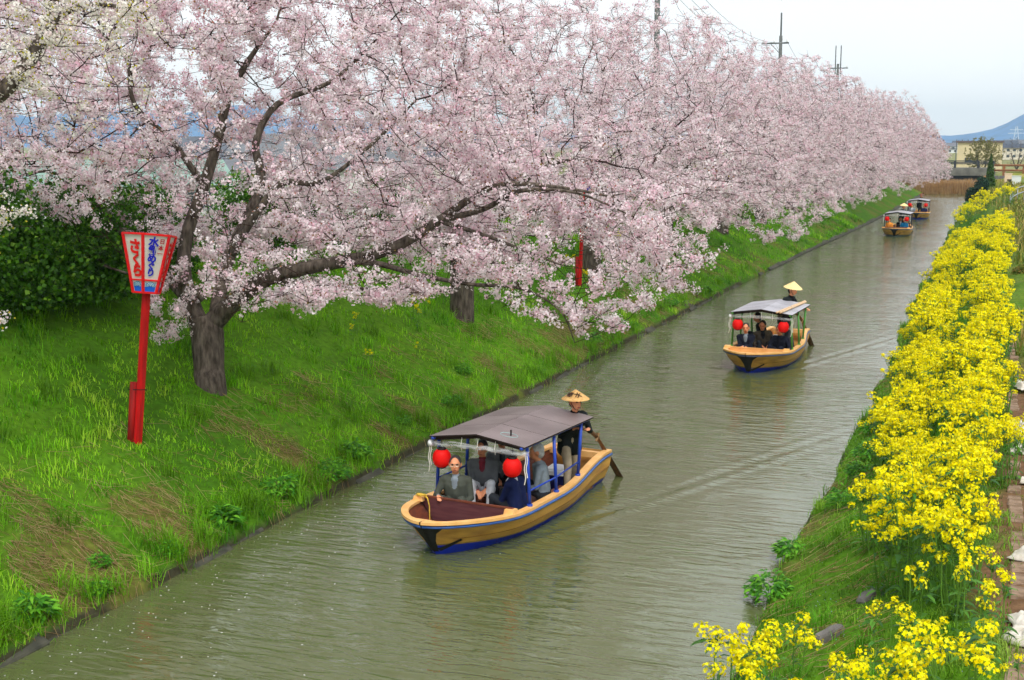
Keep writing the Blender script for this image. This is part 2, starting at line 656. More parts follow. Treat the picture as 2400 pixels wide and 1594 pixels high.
def make_tree(seed, limbs, att, n_clusters, leaf_frac=0.07, avoid=None, clump=True, limb_k=1.0, leafpal=None, petal=0.036, nper=14, palette=PINK, pw=PINKW, origin=(0, 0, 0), kill=0.42, droop=-0.04):
    """limbs: list of polylines [(Vector, radius), ...]; first starts at the ground. Returns (trunk mesh, branch mesh, crown mesh) in local coordinates."""
    rng = np.random.default_rng(seed)
    origin = np.array(origin)
    if avoid is not None:
        att = att[~avoid(att)]
    mb = MB()
    pos, par, fixed = [], [], {}
    for li, line in enumerate(limbs):
        ln = smooth_line(line, 5)
        rs = []
        for q, r in ln:
            rs.append(r)
        if li > 0:
            rs = [r_ * limb_k for r_ in rs]
        if li == 0:                               # root flare
            for k in range(min(4, len(rs))):
                rs[k] *= 1 + 0.28 * (1 - k / 4) ** 2
        mb.tube([q - Vector(origin) for q, _ in ln], rs, n=12 if rs[0] > 0.15 else 8)
        prev = -1
        if pos:
            d = np.linalg.norm(np.array(pos) - np.array(ln[0][0]), axis=1)
            prev = int(d.argmin())
        for q, r in ln:
            pos.append(np.array(q))
            par.append(prev)
            fixed[len(pos) - 1] = r * (limb_k if li > 0 else 1)
            prev = len(pos) - 1
    nf = len(pos)
    P, Q = colonize(rng, pos, par, att, trop=(0, 0, droop), kill=kill)
    N = len(P)
    # pipe-model radii
    w = np.zeros(N)
    haschild = np.zeros(N, bool)
    for i in range(N - 1, 0, -1):
        if not haschild[i]:
            w[i] = max(w[i], 0.0058 ** 2.3)
        if Q[i] >= 0:
            w[Q[i]] += w[i]
            haschild[Q[i]] = True
    r = w ** (1 / 2.3)
    for i in fixed:
        r[i] = fixed[i]
    idx = np.arange(nf, N)
    A, B = P[Q[idx]] - origin, P[idx] - origin
    rb = r[idx]
    ra = np.minimum(r[Q[idx]], rb * 1.25)
    thick = rb > 0.018
    V1, F1 = seg_prisms(A[thick], B[thick], ra[thick], rb[thick], 5)
    V2, F2 = seg_prisms(A[~thick], B[~thick], ra[~thick], rb[~thick], 3)
    # spur twigs
    thin = idx[r[idx] < 0.03]
    ntw = int(len(thin) * 1.6)
    b0 = P[rng.choice(thin, ntw)] - origin
    td = rng.normal(0, 1, (ntw, 3))
    td[:, 2] = np.abs(td[:, 2]) * 0.6 - 0.15
    td /= np.linalg.norm(td, axis=1)[:, None]
    tl = rng.uniform(0.15, 0.5, ntw)
    b1 = b0 + td * tl[:, None]
    V3, F3 = seg_prisms(b0, b1, np.full(ntw, 0.0065), np.full(ntw, 0.0035), 3)
    Vb = np.concatenate([V1, V2, V3])
    Fb = np.concatenate([F1, F2 + len(V1), F3 + len(V1) + len(V2)])
    # blossom clusters on thin segments and on twigs
    k1 = int(n_clusters * 0.55)
    # flowering is uneven: whole sprays in full bloom beside thin ones
    nb = lambda Q_: np.clip((np.array([mnoise.noise(Vector(q) * 1.35) for q in Q_]) + 0.32) * 1.9, 0.06, 1.3) if clump else np.ones(len(Q_))
    wseg = ((rb < 0.03) * 1.0 + (rb < 0.014) * 1.0 + 1e-6) * nb((A + B) / 2)
    si = rng.choice(len(idx), k1, p=wseg / wseg.sum())
    f = rng.uniform(0, 1, k1)[:, None]
    c1 = A[si] * (1 - f) + B[si] * f + rng.normal(0, 0.055, (k1, 3))
    k2 = n_clusters - k1
    wtw = nb(b1)
    ti = rng.choice(ntw, k2, p=wtw / wtw.sum())
    f = rng.uniform(0.35, 1.05, k2)[:, None]
    c2 = b0[ti] * (1 - f) + b1[ti] * f + rng.normal(0, 0.035, (k2, 3))
    cen = np.concatenate([c1, c2])
    if avoid is not None:
        cen = cen[~avoid(cen + origin)]
    V, F, C = blossom_quads(rng, cen, petal, nper, 0.068, palette, pw)
    # young leaves and bud scales
    nl = int(len(cen) * nper * leaf_frac)
    lc = cen[rng.integers(0, len(cen), nl)] + rng.normal(0, 0.05, (nl, 3))
    lp = leafpal or BROWNLEAF
    Vl, Fl, Cl = blossom_quads(rng, lc, petal * 0.85, 1, 0.02, lp, [1 / len(lp)] * len(lp))
    Fl = Fl + len(V)
    crown = np_mesh('crown', np.concatenate([V, Vl]), np.concatenate([F, Fl]), col=np.concatenate([C, Cl]))
    crown.materials.append(PETAL)
    trunk = mb.mesh('trunk', smooth=True)
    trunk.materials.append(BARK)
    br = np_mesh('branches', Vb, Fb, smooth=True)
    br.materials.append(TWIG)
    return trunk, br, crown


def place_tree(meshes, loc, label, rz=0.0, sc=1.0, group='cherry trees in blossom along the canal bank'):
    root = empty('cherry_tree', loc, rz)
    root.scale = (sc, sc, sc)
    tag(root, label, 'cherry tree', group)
    link('trunk', meshes[0], root)
    tag(link('branches', meshes[1], root), kind='stuff')
    tag(link('crown', meshes[2], root), kind='stuff')
    return root


def gz(x, t):
    return float(ground_h(np.array([x]), np.array([t]))[0])


def on_picture(P):
    """Where points stand on the 2361 px wide picture; used to decide which parts of a crown have no branches."""
    P = np.asarray(P) - np.array([0, 0, EYE])
    R_ = np.array([math.cos(YAW), math.sin(YAW), 0])
    F0 = np.array([-math.sin(YAW), math.cos(YAW), 0])
    F = F0 * math.cos(PITCH) - np.array([0, 0, math.sin(PITCH)])
    U = F0 * math.sin(PITCH) + np.array([0, 0, math.cos(PITCH)])
    z = P @ F
    k = 2361.0 / 2400.0
    return (CX + FPX * (P @ R_) / z) * k, (CY - FPX * (P @ U) / z) * k


def limb_px(pts):
    return [(seen(x, y, d), r) for x, y, d, r in pts]


# --- nearest tree, its limbs laid out as the photograph shows them
D1 = 22.85
T1 = Vector((-13.09, 19.01, gz(-13.09, 19.01) - 0.15))
j1 = seen(478, 745, D1)
limbs1 = [
    [(T1 - Vector((0, 0, .35)), 0.32), (T1 + Vector((0, 0, .2)), 0.29), (seen(482, 850, D1), 0.27), (seen(478, 770, D1), 0.30), (seen(470, 730, D1), 0.25)],
    # upright stem at left
    limb_px([(458, 745, D1, .24), (425, 640, D1, .18), (432, 540, D1, .155), (470, 430, D1 - .1, .14), (500, 330, D1 - .2, .12), (525, 230, D1 - .3, .10), (560, 160, D1 - .4, .075), (600, 100, D1 - .4, .05), (640, 40, D1 - .3, .03), (660, -60, D1 - .2, .02)]),
    # main limb reaching over the canal
    limb_px([(490, 745, D1, .27), (545, 690, D1 - .2, .22), (620, 640, D1 - .4, .19), (720, 615, D1 - .6, .165), (830, 595, D1 - .8, .145), (920, 565, D1 - 1.0, .13), (1010, 510, D1 - 1.2, .11), (1085, 458, D1 - 1.3, .085), (1160, 425, D1 - 1.4, .06), (1290, 432, D1 - 1.5, .04), (1420, 455, D1 - 1.6, .022)]),
    limb_px([(1020, 508, D1 - 1.2, .08), (1120, 480, D1 - 1.6, .065), (1200, 440, D1 - 1.9, .05), (1330, 445, D1 - 2.2, .03), (1460, 500, D1 - 2.4, .016)]),
    limb_px([(1020, 512, D1 - 1.2, .06), (1110, 540, D1 - 1.6, .045), (1190, 570, D1 - 1.9, .032), (1290, 610, D1 - 2.1, .018)]),
    # drooping lower limb
    limb_px([(800, 600, D1 - .8, .09), (880, 610, D1 - 1.2, .07), (960, 632, D1 - 1.5, .055), (1080, 655, D1 - 1.9, .045), (1200, 665, D1 - 2.2, .034), (1290, 715, D1 - 2.4, .022), (1325, 790, D1 - 2.5, .012)]),
    limb_px([(640, 645, D1 - .4, .07), (760, 660, D1 - 1.1, .055), (870, 668, D1 - 1.5, .045), (950, 664, D1 - 1.8, .03), (1040, 672, D1 - 2.0, .015)]),
    # second upright behind, to the right
    limb_px([(500, 720, D1, .2), (525, 600, D1 + .6, .16), (600, 430, D1 + 1.0, .13), (590, 330, D1 + 1.2, .10), (640, 240, D1 + 1.3, .08), (760, 190, D1 + 1.4, .055), (850, 110, D1 + 1.5, .03)]),
    limb_px([(530, 590, D1 + .6, .11), (640, 430, D1 + .4, .085), (740, 420, D1 + .2, .06), (860, 330, D1, .045), (960, 230, D1 - .2, .025)]),
    # left limbs
    limb_px([(455, 720, D1, .14), (350, 600, D1 + .8, .11), (270, 525, D1 + 1.2, .09), (190, 430, D1 + 1.5, .06), (100, 395, D1 + 1.6, .04), (10, 420, D1 + 1.6, .02)]),
    limb_px([(470, 430, D1 - .1, .09), (400, 330, D1 - .6, .07), (310, 240, D1 - .9, .055), (290, 130, D1 - 1.1, .04), (210, 60, D1 - 1.2, .022)]),
    limb_px([(470, 690, D1 - .1, .10), (420, 650, D1 - .2, .06), (330, 640, D1 + .2, .04), (230, 610, D1 + .4, .02)]),
]
rg = np.random.default_rng(11)
att1 = crown_points(rg, 2200, (T1.x + 0.4, T1.y + 0.3, T1.z), 6.1, 9.8, 1.5)
# the hanging skirt over the water, where the low limbs end
sk = []
for (x, y, d, s, k) in [(1330, 760, 20.4, .5, 34), (1400, 680, 20.6, .6, 50), (1480, 660, 20.7, .4, 26), (1250, 640, 20.8, .7, 50), (1350, 590, 20.9, .8, 60), (1420, 520, 21, .8, 60), (1120, 610, 21, .8, 55), (1000, 600, 21.3, .7, 45), (860, 640, 21.6, .5, 32), (700, 690, 22, .45, 36), (600, 700, 22, .4, 30), (1300, 790, 20.3, .25, 12), (370, 690, 21.6, .45, 26), (250, 430, 21.5, .8, 50), (90, 400, 21.8, .7, 45), (60, 120, 24, 1.2, 90), (200, 250, 24.5, 1.2, 110), (420, 120, 25, 1.3, 110), (350, 230, 25.5, 1.0, 90), (100, 230, 25, 1.0, 90), (480, 260, 25, .9, 60), (560, 560, 21.6, .8, 60)]:
    c = np.array(seen(x, y, d))
    sk.append(c + rg.normal(0, s, (k, 3)) * np.array([1, 1, 0.75]))
sk = np.concatenate(sk)
sk = sk[sk[:, 2] > 1.35]
att1 = np.concatenate([att1[att1[:, 2] > T1.z + 2.0], sk])
LH = np.array(seen(345, 600, 20.0))
CAMP = np.array([0, 0, EYE])


def near_lantern(P):
    """The space around the lantern head and the clearing in front of it that the branches leave free."""
    d = LH - CAMP
    L = np.linalg.norm(d)
    d = d / L
    s = (P - CAMP) @ d
    q = np.linalg.norm(P - CAMP - s[:, None] * d, axis=1)
    x, y = on_picture(P)
    bare = ((x < 300) & (y > 455 + 0.35 * x)) | (y > 800) | ((x > 1440) & (y > 715)) | ((x > 560) & (x < 1240) & (y > 725)) | ((x > 1010) & (x < 1120) & (y > 672)) | ((x > 420) & (x < 545) & (y > 770)) | ((x > 1318) & (x < 1360) & (y > 545) & (y < 690))
    wood = np.zeros(len(P), bool)
    for li, tol in ((1, 20), (2, 24), (3, 13), (5, 12), (7, 18), (8, 13), (9, 13), (10, 12)):
        pts = np.array([list(p_[0]) for p_ in limbs1[li]])
        lx, ly = on_picture(pts)
        ld = (pts - CAMP) @ d
        for k_ in range(len(pts) - 1):
            ax_, ay_, bx_, by_ = lx[k_], ly[k_], lx[k_ + 1], ly[k_ + 1]
            L2 = (bx_ - ax_) ** 2 + (by_ - ay_) ** 2 + 1e-6
            f_ = np.clip(((x - ax_) * (bx_ - ax_) + (y - ay_) * (by_ - ay_)) / L2, 0, 1)
            dd = np.hypot(x - ax_ - f_ * (bx_ - ax_), y - ay_ - f_ * (by_ - ay_))
            wood |= (dd < tol) & (s < ld[k_] + .5)
    hsh = np.modf(np.abs(np.sin(P[:, 0] * 91.7 + P[:, 2] * 53.3)) * 437.5)[0]
    return ((q < 0.62) & (s < L + 0.7)) | bare | (wood & (hsh < np.where(y < 330, .35, .68)))


tree1 = make_tree(21, limbs1, att1, 29000, origin=T1, leaf_frac=0.07, avoid=near_lantern, limb_k=.74, petal=.041, nper=12)
place_tree(tree1, T1, 'large cherry tree with a thick forked trunk behind the white-panelled red lantern')


def generic_tree(seed, n_clusters, n_att=1600, R=6.0, ztop=9.1, lean_x=0.6, **kw):
    rng = np.random.default_rng(seed)
    o = Vector((0, 0, 0))
    fork = 1.3 + rng.uniform(0, 0.4)
    limbs = [[(o + Vector((0, 0, -0.6)), 0.34), (Vector((0.02, 0.02, 0.5)), 0.31), (Vector((0.03, 0.0, fork)), 0.30), (Vector((0.05, 0.0, fork + 0.25)), 0.24)]]
    nl = 6
    for i in range(nl):
        a = i * 2 * PI / nl + rng.uniform(-0.35, 0.35)
        up = rng.uniform(0.45, 1.3)
        p = Vector((0.03, 0, fork + rng.uniform(-0.25, 0.2)))
        ln = [(p, 0.19)]
        d = Vector((math.cos(a), math.sin(a), up)).normalized()
        rr = 0.17
        for k in range(5):
            p = p + d * rng.uniform(0.75, 1.05)
            d = (d + Vector(rng.normal(0, 0.22, 3)) + Vector((0, 0, -0.10))).normalized()
            rr *= 0.72
            ln.append((p.copy(), rr))
        limbs.append(ln)
    att = crown_points(rng, n_att, (lean_x, 0, 0), R, ztop, 1.35)
    # boughs hanging out over the water
    sk_ = []
    for i in range(9):
        a = rng.uniform(-1.2, 1.2)
        r_ = rng.uniform(3.8, 5.6)
        c_ = np.array([math.cos(a) * r_ + .3, math.sin(a) * r_, rng.uniform(1.0, 2.2) + (5.6 - r_) * .3])
        sk_.append(c_ + rng.normal(0, .5, (26, 3)) * np.array([1, 1, .6]))
    sk_ = np.concatenate(sk_)
    att = np.concatenate([att, sk_[sk_[:, 2] > .6]])
    return make_tree(seed + 50, limbs, att, n_clusters, origin=(0, 0, 0), **kw)


def clear_of_red_post(P):
    """Second tree: its boughs leave the slim red lantern post behind it in view."""
    Pw = P * 1.0 + np.array([-12.95, 30.0, gz(-12.95, 30.0) - 0.1])
    x, y = on_picture(Pw)
    return (x > 1316) & (x < 1362) & (y > 540) & (y < 690)


variants = [generic_tree(101, 18500, nper=10, petal=.042, leaf_frac=.05, avoid=clear_of_red_post), generic_tree(202, 17000, nper=10, petal=.042, leaf_frac=.05)]
row = [(30.0, -12.95, 0, 0.0), (41.8, -13.2, 1, 0.0), (52.4, -13.3, 0, -.55), (63.0, -13.1, 1, -.35), (73.0, -13.0, 0, .4), (83.0, -12.9, 1, .6), (94, -12.7, 0, .5), (105, -12.5, 1, -.2), (116, -12.3, 0, .1), (127, -12.2, 1, -.1), (138, -12.1, 0, 0.3), (149, -12.0, 1, -.4)]
names = ['cherry tree with a short bare trunk, second along the bank from the large red lantern', 'third cherry tree along the bank, its trunk beside the slim red pole',
         'fourth cherry tree along the bank, past the slim red pole', 'fifth cherry tree along the canal bank', 'sixth cherry tree along the canal bank', 'seventh cherry tree along the canal bank, beside the second boat roof height',
         'eighth cherry tree along the canal bank', 'ninth cherry tree along the canal bank', 'tenth cherry tree along the canal bank', 'eleventh cherry tree along the canal bank', 'second last cherry tree of the row before the bridge', 'last cherry tree of the row, nearest to the far bridge']
names[5] = 'seventh cherry tree along the canal bank'
for (t, x, v, rz), lb in zip(row, names):
    tr_ = place_tree(variants[v % 2], (x, t, gz(x, t) - 0.1), lb, rz, 1.0 if t == 30.0 else (1.12 if 40 < t < 54 else 1.03) + 0.06 * math.sin(t * 1.3))
    if 50 < t < 80 or 100 < t < 120 or t > 145:
        tr_.scale.y *= -1

# tree standing just outside the frame at left; its pale branches with yellow-green leaves enter the upper corner
T0 = Vector((-13.4, 8.6, gz(-13.4, 8.6) - 0.1))
limbs0 = [
    [(T0, 0.32), (T0 + Vector((0.05, 0.1, 1.2)), 0.28), (T0 + Vector((0.1, 0.3, 1.9)), 0.24)],
    [(T0 + Vector((0.1, 0.3, 1.8)), 0.2), (T0 + Vector((1.0, 2.0, 3.2)), 0.15), (seen(-120, 300, 15.5), 0.12), (seen(0, 215, 15.8), 0.105), (seen(60, 150, 16.0), 0.09), (seen(110, 60, 16.2), 0.08), (seen(130, -40, 16.4), 0.06), (seen(150, -200, 16.4), 0.03)],
    [(seen(95, 95, 16.1), 0.05), (seen(150, 30, 15.9), 0.04), (seen(230, 10, 15.8), 0.028), (seen(330, 30, 15.8), 0.014)],
    [(T0 + Vector((0.1, 0.2, 1.7)), 0.18), (T0 + Vector((-1.2, -0.6, 3.2)), 0.13), (T0 + Vector((-2.2, -1.2, 5.0)), 0.07)],
    [(T0 + Vector((0.1, 0.2, 1.8)), 0.18), (T0 + Vector((0.8, -0.9, 3.6)), 0.12), (T0 + Vector((1.6, -1.6, 5.6)), 0.06)],
]
a0 = [crown_points(np.random.default_rng(8), 500, (T0.x, T0.y - 0.5, T0.z), 4.6, 9.0, 2.4)]
for (x, y, s, k) in [(60, 60, .55, 46), (200, 60, .5, 46), (310, 40, .35, 26), (120, 150, .4, 30), (0, 120, .5, 40), (250, 120, .35, 24), (0, 470, .22, 10)]:
    a0.append(np.array(seen(x, y, 15.8)) + np.random.default_rng(k).normal(0, s, (k, 3)))
tree0 = make_tree(77, limbs0, np.concatenate(a0), 5200, origin=T0, leaf_frac=0.16, leafpal=[S(190, 178, 30), S(158, 160, 40), S(205, 190, 60)], palette=[S(250, 246, 240), S(244, 238, 228), S(248, 232, 232)], pw=[.4, .35, .25])
place_tree(tree0, T0, 'paler cherry tree with yellow-green young leaves entering the upper corner of the picture')


# ------------------------------------------------------------------ grass and ground cover (stuff)
GRASS = M('grass_blades', (0.97, 0.97, 0.97), rough=0.6, var=0.05, scale=2, attr='Col', trans=0.3, spec=0.2)
LEAF = M('weed_leaves', (0.97, 0.97, 0.97), rough=0.55, var=0.1, scale=8, attr='Col', trans=0.25, spec=0.25)


def blades(rng, x, t, h, wd, lean, col, z=None):
    """One bent blade (two quads folded into 3 points wide) per root."""
    n = len(x)
    if z is None:
        z = ground_h(x, t)
    a = rng.uniform(0, 2 * PI, n)
    d = np.stack([np.cos(a), np.sin(a), np.zeros(n)], 1)
    s = np.stack([-np.sin(a), np.cos(a), np.zeros(n)], 1) * (wd * 0.5)[:, None]
    r = np.stack([x, t, z - 0.01], 1)
    up = np.array([[0, 0, 1.0]])
    mid = r + up * (h * 0.6)[:, None] + d * (h * lean * 0.35)[:, None]
    tip = r + up * (h * (1 - 0.35 * lean))[:, None] + d * (h * lean)[:, None]
    V = np.stack([r - s, r + s, mid + s * 0.8, mid - s * 0.8, tip], 1).reshape(-1, 3)
    b = (np.arange(n) * 5)[:, None]
    F = np.concatenate([b + np.array([[0, 1, 2]]), b + np.array([[0, 2, 3]]), b + np.array([[3, 2, 4]])], 0)
    C = np.repeat(col, 5, 0)
    return V, F, C


def grass_colours(rng, x, t, pal, jit=0.18):
    n1 = vnoise(x * 0.8 + 11, t * 0.8)
    n2 = vnoise(x * 2.9 + 1, t * 2.9 + 40)
    k = np.clip(n1 * 0.85 + n2 * 0.6 - 0.24 + rng.normal(0, 0.12, len(x)), 0, 0.999) * (len(pal) - 1)
    i = k.astype(int)
    f = (k - i)[:, None]
    pal = np.array(pal)
    c = pal[i] * (1 - f) + pal[np.minimum(i + 1, len(pal) - 1)] * f
    return c * rng.uniform(1 - jit, 1 + jit, (len(x), 1))


GPAL = [S(56, 112, 12), S(88, 158, 16), S(118, 190, 20), S(152, 212, 34), S(184, 222, 66)]


def tuft_roots(rng, n, x0, x1, tfun, per, spread):
    """Roots gathered in tufts."""
    m = n // per
    cx = rng.uniform(x0, x1, m)
    ct = tfun(rng.uniform(0, 1, m))
    x = np.repeat(cx, per) + rng.normal(0, spread, m * per)
    t = np.repeat(ct, per) + rng.normal(0, spread, m * per)
    return x, t, np.repeat(np.arange(m), per)


def build_grass():
    rng = np.random.default_rng(17)
    VV, FF, CC = [], [], []
    o = 0

    def put(V, F, C):
        nonlocal o
        VV.append(V)
        FF.append(F + o)
        CC.append(C)
        o += len(V)
    # left bank
    tf = lambda u: 9.0 + 90 * u ** 2.1
    x, t, g = tuft_roots(rng, 98000, -0.02, 7.2, tf, 10, 0.075)
    xx = WL(t) - x
    dens = vnoise(xx * 1.3 + 3, t * 1.3)
    bare = (dens > 0.66) & (x < 0.7 + 1.3 * vnoise(xx * 0.4, t * 0.5 + 77))
    keep = ~bare | (rng.uniform(0, 1, len(x)) < 0.3)
    xx, t, g, dist = xx[keep], t[keep], g[keep], x[keep]
    tall = vnoise(xx * 1.7 + 50, t * 1.7)
    gh = rng.uniform(0.7, 1.35, g.max() + 1)[g]
    h = (0.085 + 0.14 * nsm(tall, 0.5, 0.9)) * gh * rng.uniform(0.6, 1.2, len(xx)) * (1 + t * 0.006)
    put(*blades(rng, xx, t, h, 0.009 * (1 + t * 0.018), rng.uniform(0.3, 1.0, len(xx)), grass_colours(rng, xx, t, GPAL)))
    # big bright arching tufts
    m = 300
    cx = np.where(rng.uniform(0, 1, m) < .5, rng.uniform(0.02, 0.5, m), rng.uniform(0.3, 5.5, m))
    ct = tf(rng.uniform(0, 0.75, m))
    cx = WL(ct) - cx
    x = np.repeat(cx, 46) + rng.normal(0, 0.09, m * 46)
    t = np.repeat(ct, 46) + rng.normal(0, 0.09, m * 46)
    put(*blades(rng, x, t, rng.uniform(0.22, 0.46, len(x)), np.full(len(x), 0.011), rng.uniform(0.3, 1.1, len(x)), np.array(S(124, 184, 30))[None] * np.repeat(rng.uniform(0.5, 1.1, m), 46)[:, None] * rng.uniform(0.8, 1.2, (len(x), 1))))
    V, F, C = np.concatenate(VV), np.concatenate(FF), np.concatenate(CC)
    tag(link('grass', np_mesh('grass', V, F, col=C), None, GRASS), 'bright green spring grass covering the bank under the cherry trees', 'grass', kind='stuff')

    # right bank
    VV, FF, CC, o = [], [], [], 0
    tf = lambda u: 7.0 + 60 * u ** 1.9
    x, t, g = tuft_roots(rng, 62000, 0.0, 2.75, tf, 10, 0.06)
    xx = WR(t) + x
    dens = vnoise(xx * 1.3 + 3, t * 1.3)
    keep = (dens < 0.6) | (rng.uniform(0, 1, len(x)) < 0.35) | (x > 1.3)
    xx, t, g = xx[keep], t[keep], g[keep]
    tall = vnoise(xx * 1.9 + 20, t * 1.9)
    h = (0.06 + 0.13 * nsm(tall, 0.5, 0.9)) * rng.uniform(0.6, 1.4, len(xx)) * (1 + t * 0.006)
    put(*blades(rng, xx, t, h, 0.008 * (1 + t * 0.02), rng.uniform(0.3, 1.1, len(xx)), grass_colours(rng, xx, t, [S(62, 104, 20), S(84, 132, 22), S(104, 156, 30), S(130, 176, 44), S(152, 182, 70)])))
    x, t, g = tuft_roots(rng, 9000, 2.7, 5.5, tf, 24, 0.09)
    xx = WR(t) + x
    put(*blades(rng, xx, t, rng.uniform(0.05, 0.16, len(xx)), np.full(len(xx), 0.009), rng.uniform(0.4, 1.1, len(xx)), grass_colours(rng, xx, t, [S(84, 122, 30), S(110, 150, 44), S(130, 160, 60)])))
    n_ = 14000
    t_ = 23 + 137 * rng.uniform(0, 1, n_) ** 1.3
    x_ = np.where(t_ > 90, rng.uniform(-2.6, 7, n_), rng.uniform(.35, 6, n_))
    k_ = vnoise(x_ * .6 + 3, t_ * .3) > .36
    x_, t_ = x_[k_], t_[k_]
    put(*blades(rng, x_, t_, rng.uniform(.2, .75, len(x_)), .03 + .0006 * t_, rng.uniform(.2, .9, len(x_)), grass_colours(rng, x_, t_, [S(92, 118, 40), S(128, 140, 52), S(164, 150, 80), S(178, 154, 96)])))
    m = 60
    ct = tf(rng.uniform(0, 0.6, m))
    cx = WR(ct) + rng.uniform(0.1, 2.0, m)
    x = np.repeat(cx, 50) + rng.normal(0, 0.08, m * 50)
    t = np.repeat(ct, 50) + rng.normal(0, 0.08, m * 50)
    put(*blades(rng, x, t, rng.uniform(0.15, 0.36, len(x)), np.full(len(x), 0.009), rng.uniform(0.3, 1.1, len(x)), np.array(S(100, 170, 30))[None] * np.repeat(rng.uniform(0.7, 1.15, m), 50)[:, None] * rng.uniform(0.8, 1.2, (len(x), 1))))
    V, F, C = np.concatenate(VV), np.concatenate(FF), np.concatenate(CC)
    tag(link('grass', np_mesh('grass', V, F, col=C), None, GRASS), 'short mixed grass on the bank below the rapeseed flowers', 'grass', kind='stuff')

    # dry straw lying on both banks near the water
    VV, FF, CC, o = [], [], [], 0
    n = 17000
    u = rng.uniform(0, 1, n)
    t = 9 + 50 * u ** 2
    x = WL(t) - rng.uniform(0.0, 2.6, n)
    k = (vnoise(x * 1.3 + 3, t * 1.3) > 0.5 + .1 * (WL(t) - x)) | (rng.uniform(0, 1, n) < 0.12)
    x, t = x[k], t[k]
    n2 = 3200
    t2 = 7 + 40 * rng.uniform(0, 1, n2) ** 2
    x2 = WR(t2) + rng.uniform(0.0, 1.5, n2)
    k = (vnoise(x2 * 1.3 + 3, t2 * 1.3) > 0.5) | (rng.uniform(0, 1, n2) < 0.2)
    x, t = np.concatenate([x, x2[k]]), np.concatenate([t, t2[k]])
    z = ground_h(x, t) + 0.01 + 0.09 * rng.uniform(0, 1, len(x)) ** 2
    n = len(x)
    a = rng.normal(0.2, 0.7, n)
    L = rng.uniform(0.12, 0.42, n)
    d = np.stack([np.cos(a), np.sin(a), np.zeros(n)], 1)
    side = np.sign(rng.uniform(-1, 1, n))
    e0 = np.stack([x, t, z], 1)
    e1x, e1t = x + d[:, 0] * L, t + d[:, 1] * L
    e1 = np.stack([e1x, e1t, ground_h(e1x, e1t) + rng.uniform(0.0, 0.09, n)], 1)
    V, F = seg_prisms(e0, e1, np.full(n, 0.004), np.full(n, 0.002), 3)
    C = np.repeat(np.array([S(168, 138, 96), S(140, 112, 74), S(190, 166, 122)])[rng.integers(0, 3, n)], 6, 0)
    tag(link('dry_straw', np_mesh('dry_straw', V, F, col=C), None, GRASS), 'dry brown straw lying along the water edges', 'straw', kind='stuff')

    # fallen petals floating on the water and lying at its edge
    n = 560
    t = 9.5 + 34 * rng.uniform(0, 1, n) ** 1.5
    e = rng.exponential(1.1, n)
    x = WL(t) + 0.08 + e
    k = x < -4.5
    x, t = x[k], t[k]
    n = len(x)
    z = water_height(x, t) + 0.006
    a = rng.uniform(0, 2 * PI, n)
    s = rng.uniform(0.007, 0.019, n)
    du = np.stack([np.cos(a) * s, np.sin(a) * s, np.zeros(n)], 1)
    dv = np.stack([-np.sin(a) * s, np.cos(a) * s, np.zeros(n)], 1) * 0.7
    c = np.stack([x, t, z], 1)
    V = np.stack([c - du, c + dv, c + du, c - dv], 1).reshape(-1, 3)
    tag(link('floating_petals', np_mesh('floating_petals', V, np.arange(n * 4).reshape(n, 4), col=np.full((n * 4, 3), 0.85)), None, PETAL), 'white fallen petals scattered on the water by the grassy bank', 'petals', kind='stuff')

    # tiny blue speedwell and yellow dots in the turf of the right bank
    n = 900
    t = 7.5 + 16 * rng.uniform(0, 1, n)
    x = WR(t) + rng.uniform(0.5, 2.3, n)
    k = vnoise(x * 1.6 + 8, t * 1.6 + 3) > 0.55
    x, t = x[k], t[k]
    n = len(x)
    c = np.stack([x, t, ground_h(x, t) + rng.uniform(0.05, 0.1, n)], 1)
    col = np.array([S(178, 196, 226), S(150, 172, 216), S(240, 214, 40)])[rng.choice(3, n, p=[.55, .35, .1])]
    V, F, C = blossom_quads(rng, c, 0.014, 1, 0.002, [(1, 1, 1)], [1.0])
    C = np.repeat(col, 4, 0)
    tag(link('ground_flowers', np_mesh('ground_flowers', V, F, col=C), None, LEAF), 'tiny pale blue flowers scattered in the grass of the flower bank', 'flowers', kind='stuff')


build_grass()


# ------------------------------------------------------------------ leafy weeds at the water edge
def weed_mesh(seed, n, h, w, cols):
    """Leafy clump: many short stems, each with rounded leaves standing out at all heights."""
    rng = np.random.default_rng(seed)
    V, F, C = [], [], []
    for i in range(n):
        a = rng.uniform(0, 2 * PI)
        rad = h * 0.75 * math.sqrt(rng.uniform(0, 1))
        z = h * (1 - 0.7 * (rad / (h * .8)) ** 2) * rng.uniform(.15, 1.0)
        p = np.array([math.cos(a) * rad, math.sin(a) * rad, z])
        b = a + rng.normal(0, .7)
        d = np.array([math.cos(b), math.sin(b), rng.uniform(-.25, .6)])
        d /= np.linalg.norm(d)
        s = np.array([-math.sin(b), math.cos(b), rng.normal(0, .25)])
        L = w * rng.uniform(1.2, 2.6)
        W = w * rng.uniform(.5, .9)
        dn = np.array([0, 0, -L * .25])
        o = len(V)
        V += [p, p + d * L * .5 - s * W * .5, p + d * L * .5 + s * W * .5 , p + d * L + dn, p + d * L * .5 + np.array([0, 0, .012])]
        F += [(o, o + 4, o + 1), (o, o + 2, o + 4), (o + 1, o + 4, o + 3), (o + 4, o + 2, o + 3)]
        c = np.array(cols[rng.integers(0, len(cols))]) * rng.uniform(0.75, 1.2)
        C += [c] * 5
    me = np_mesh('leaves', np.array(V), np.array(F), col=np.array(C), smooth=True)
    me.materials.append(LEAF)
    return me


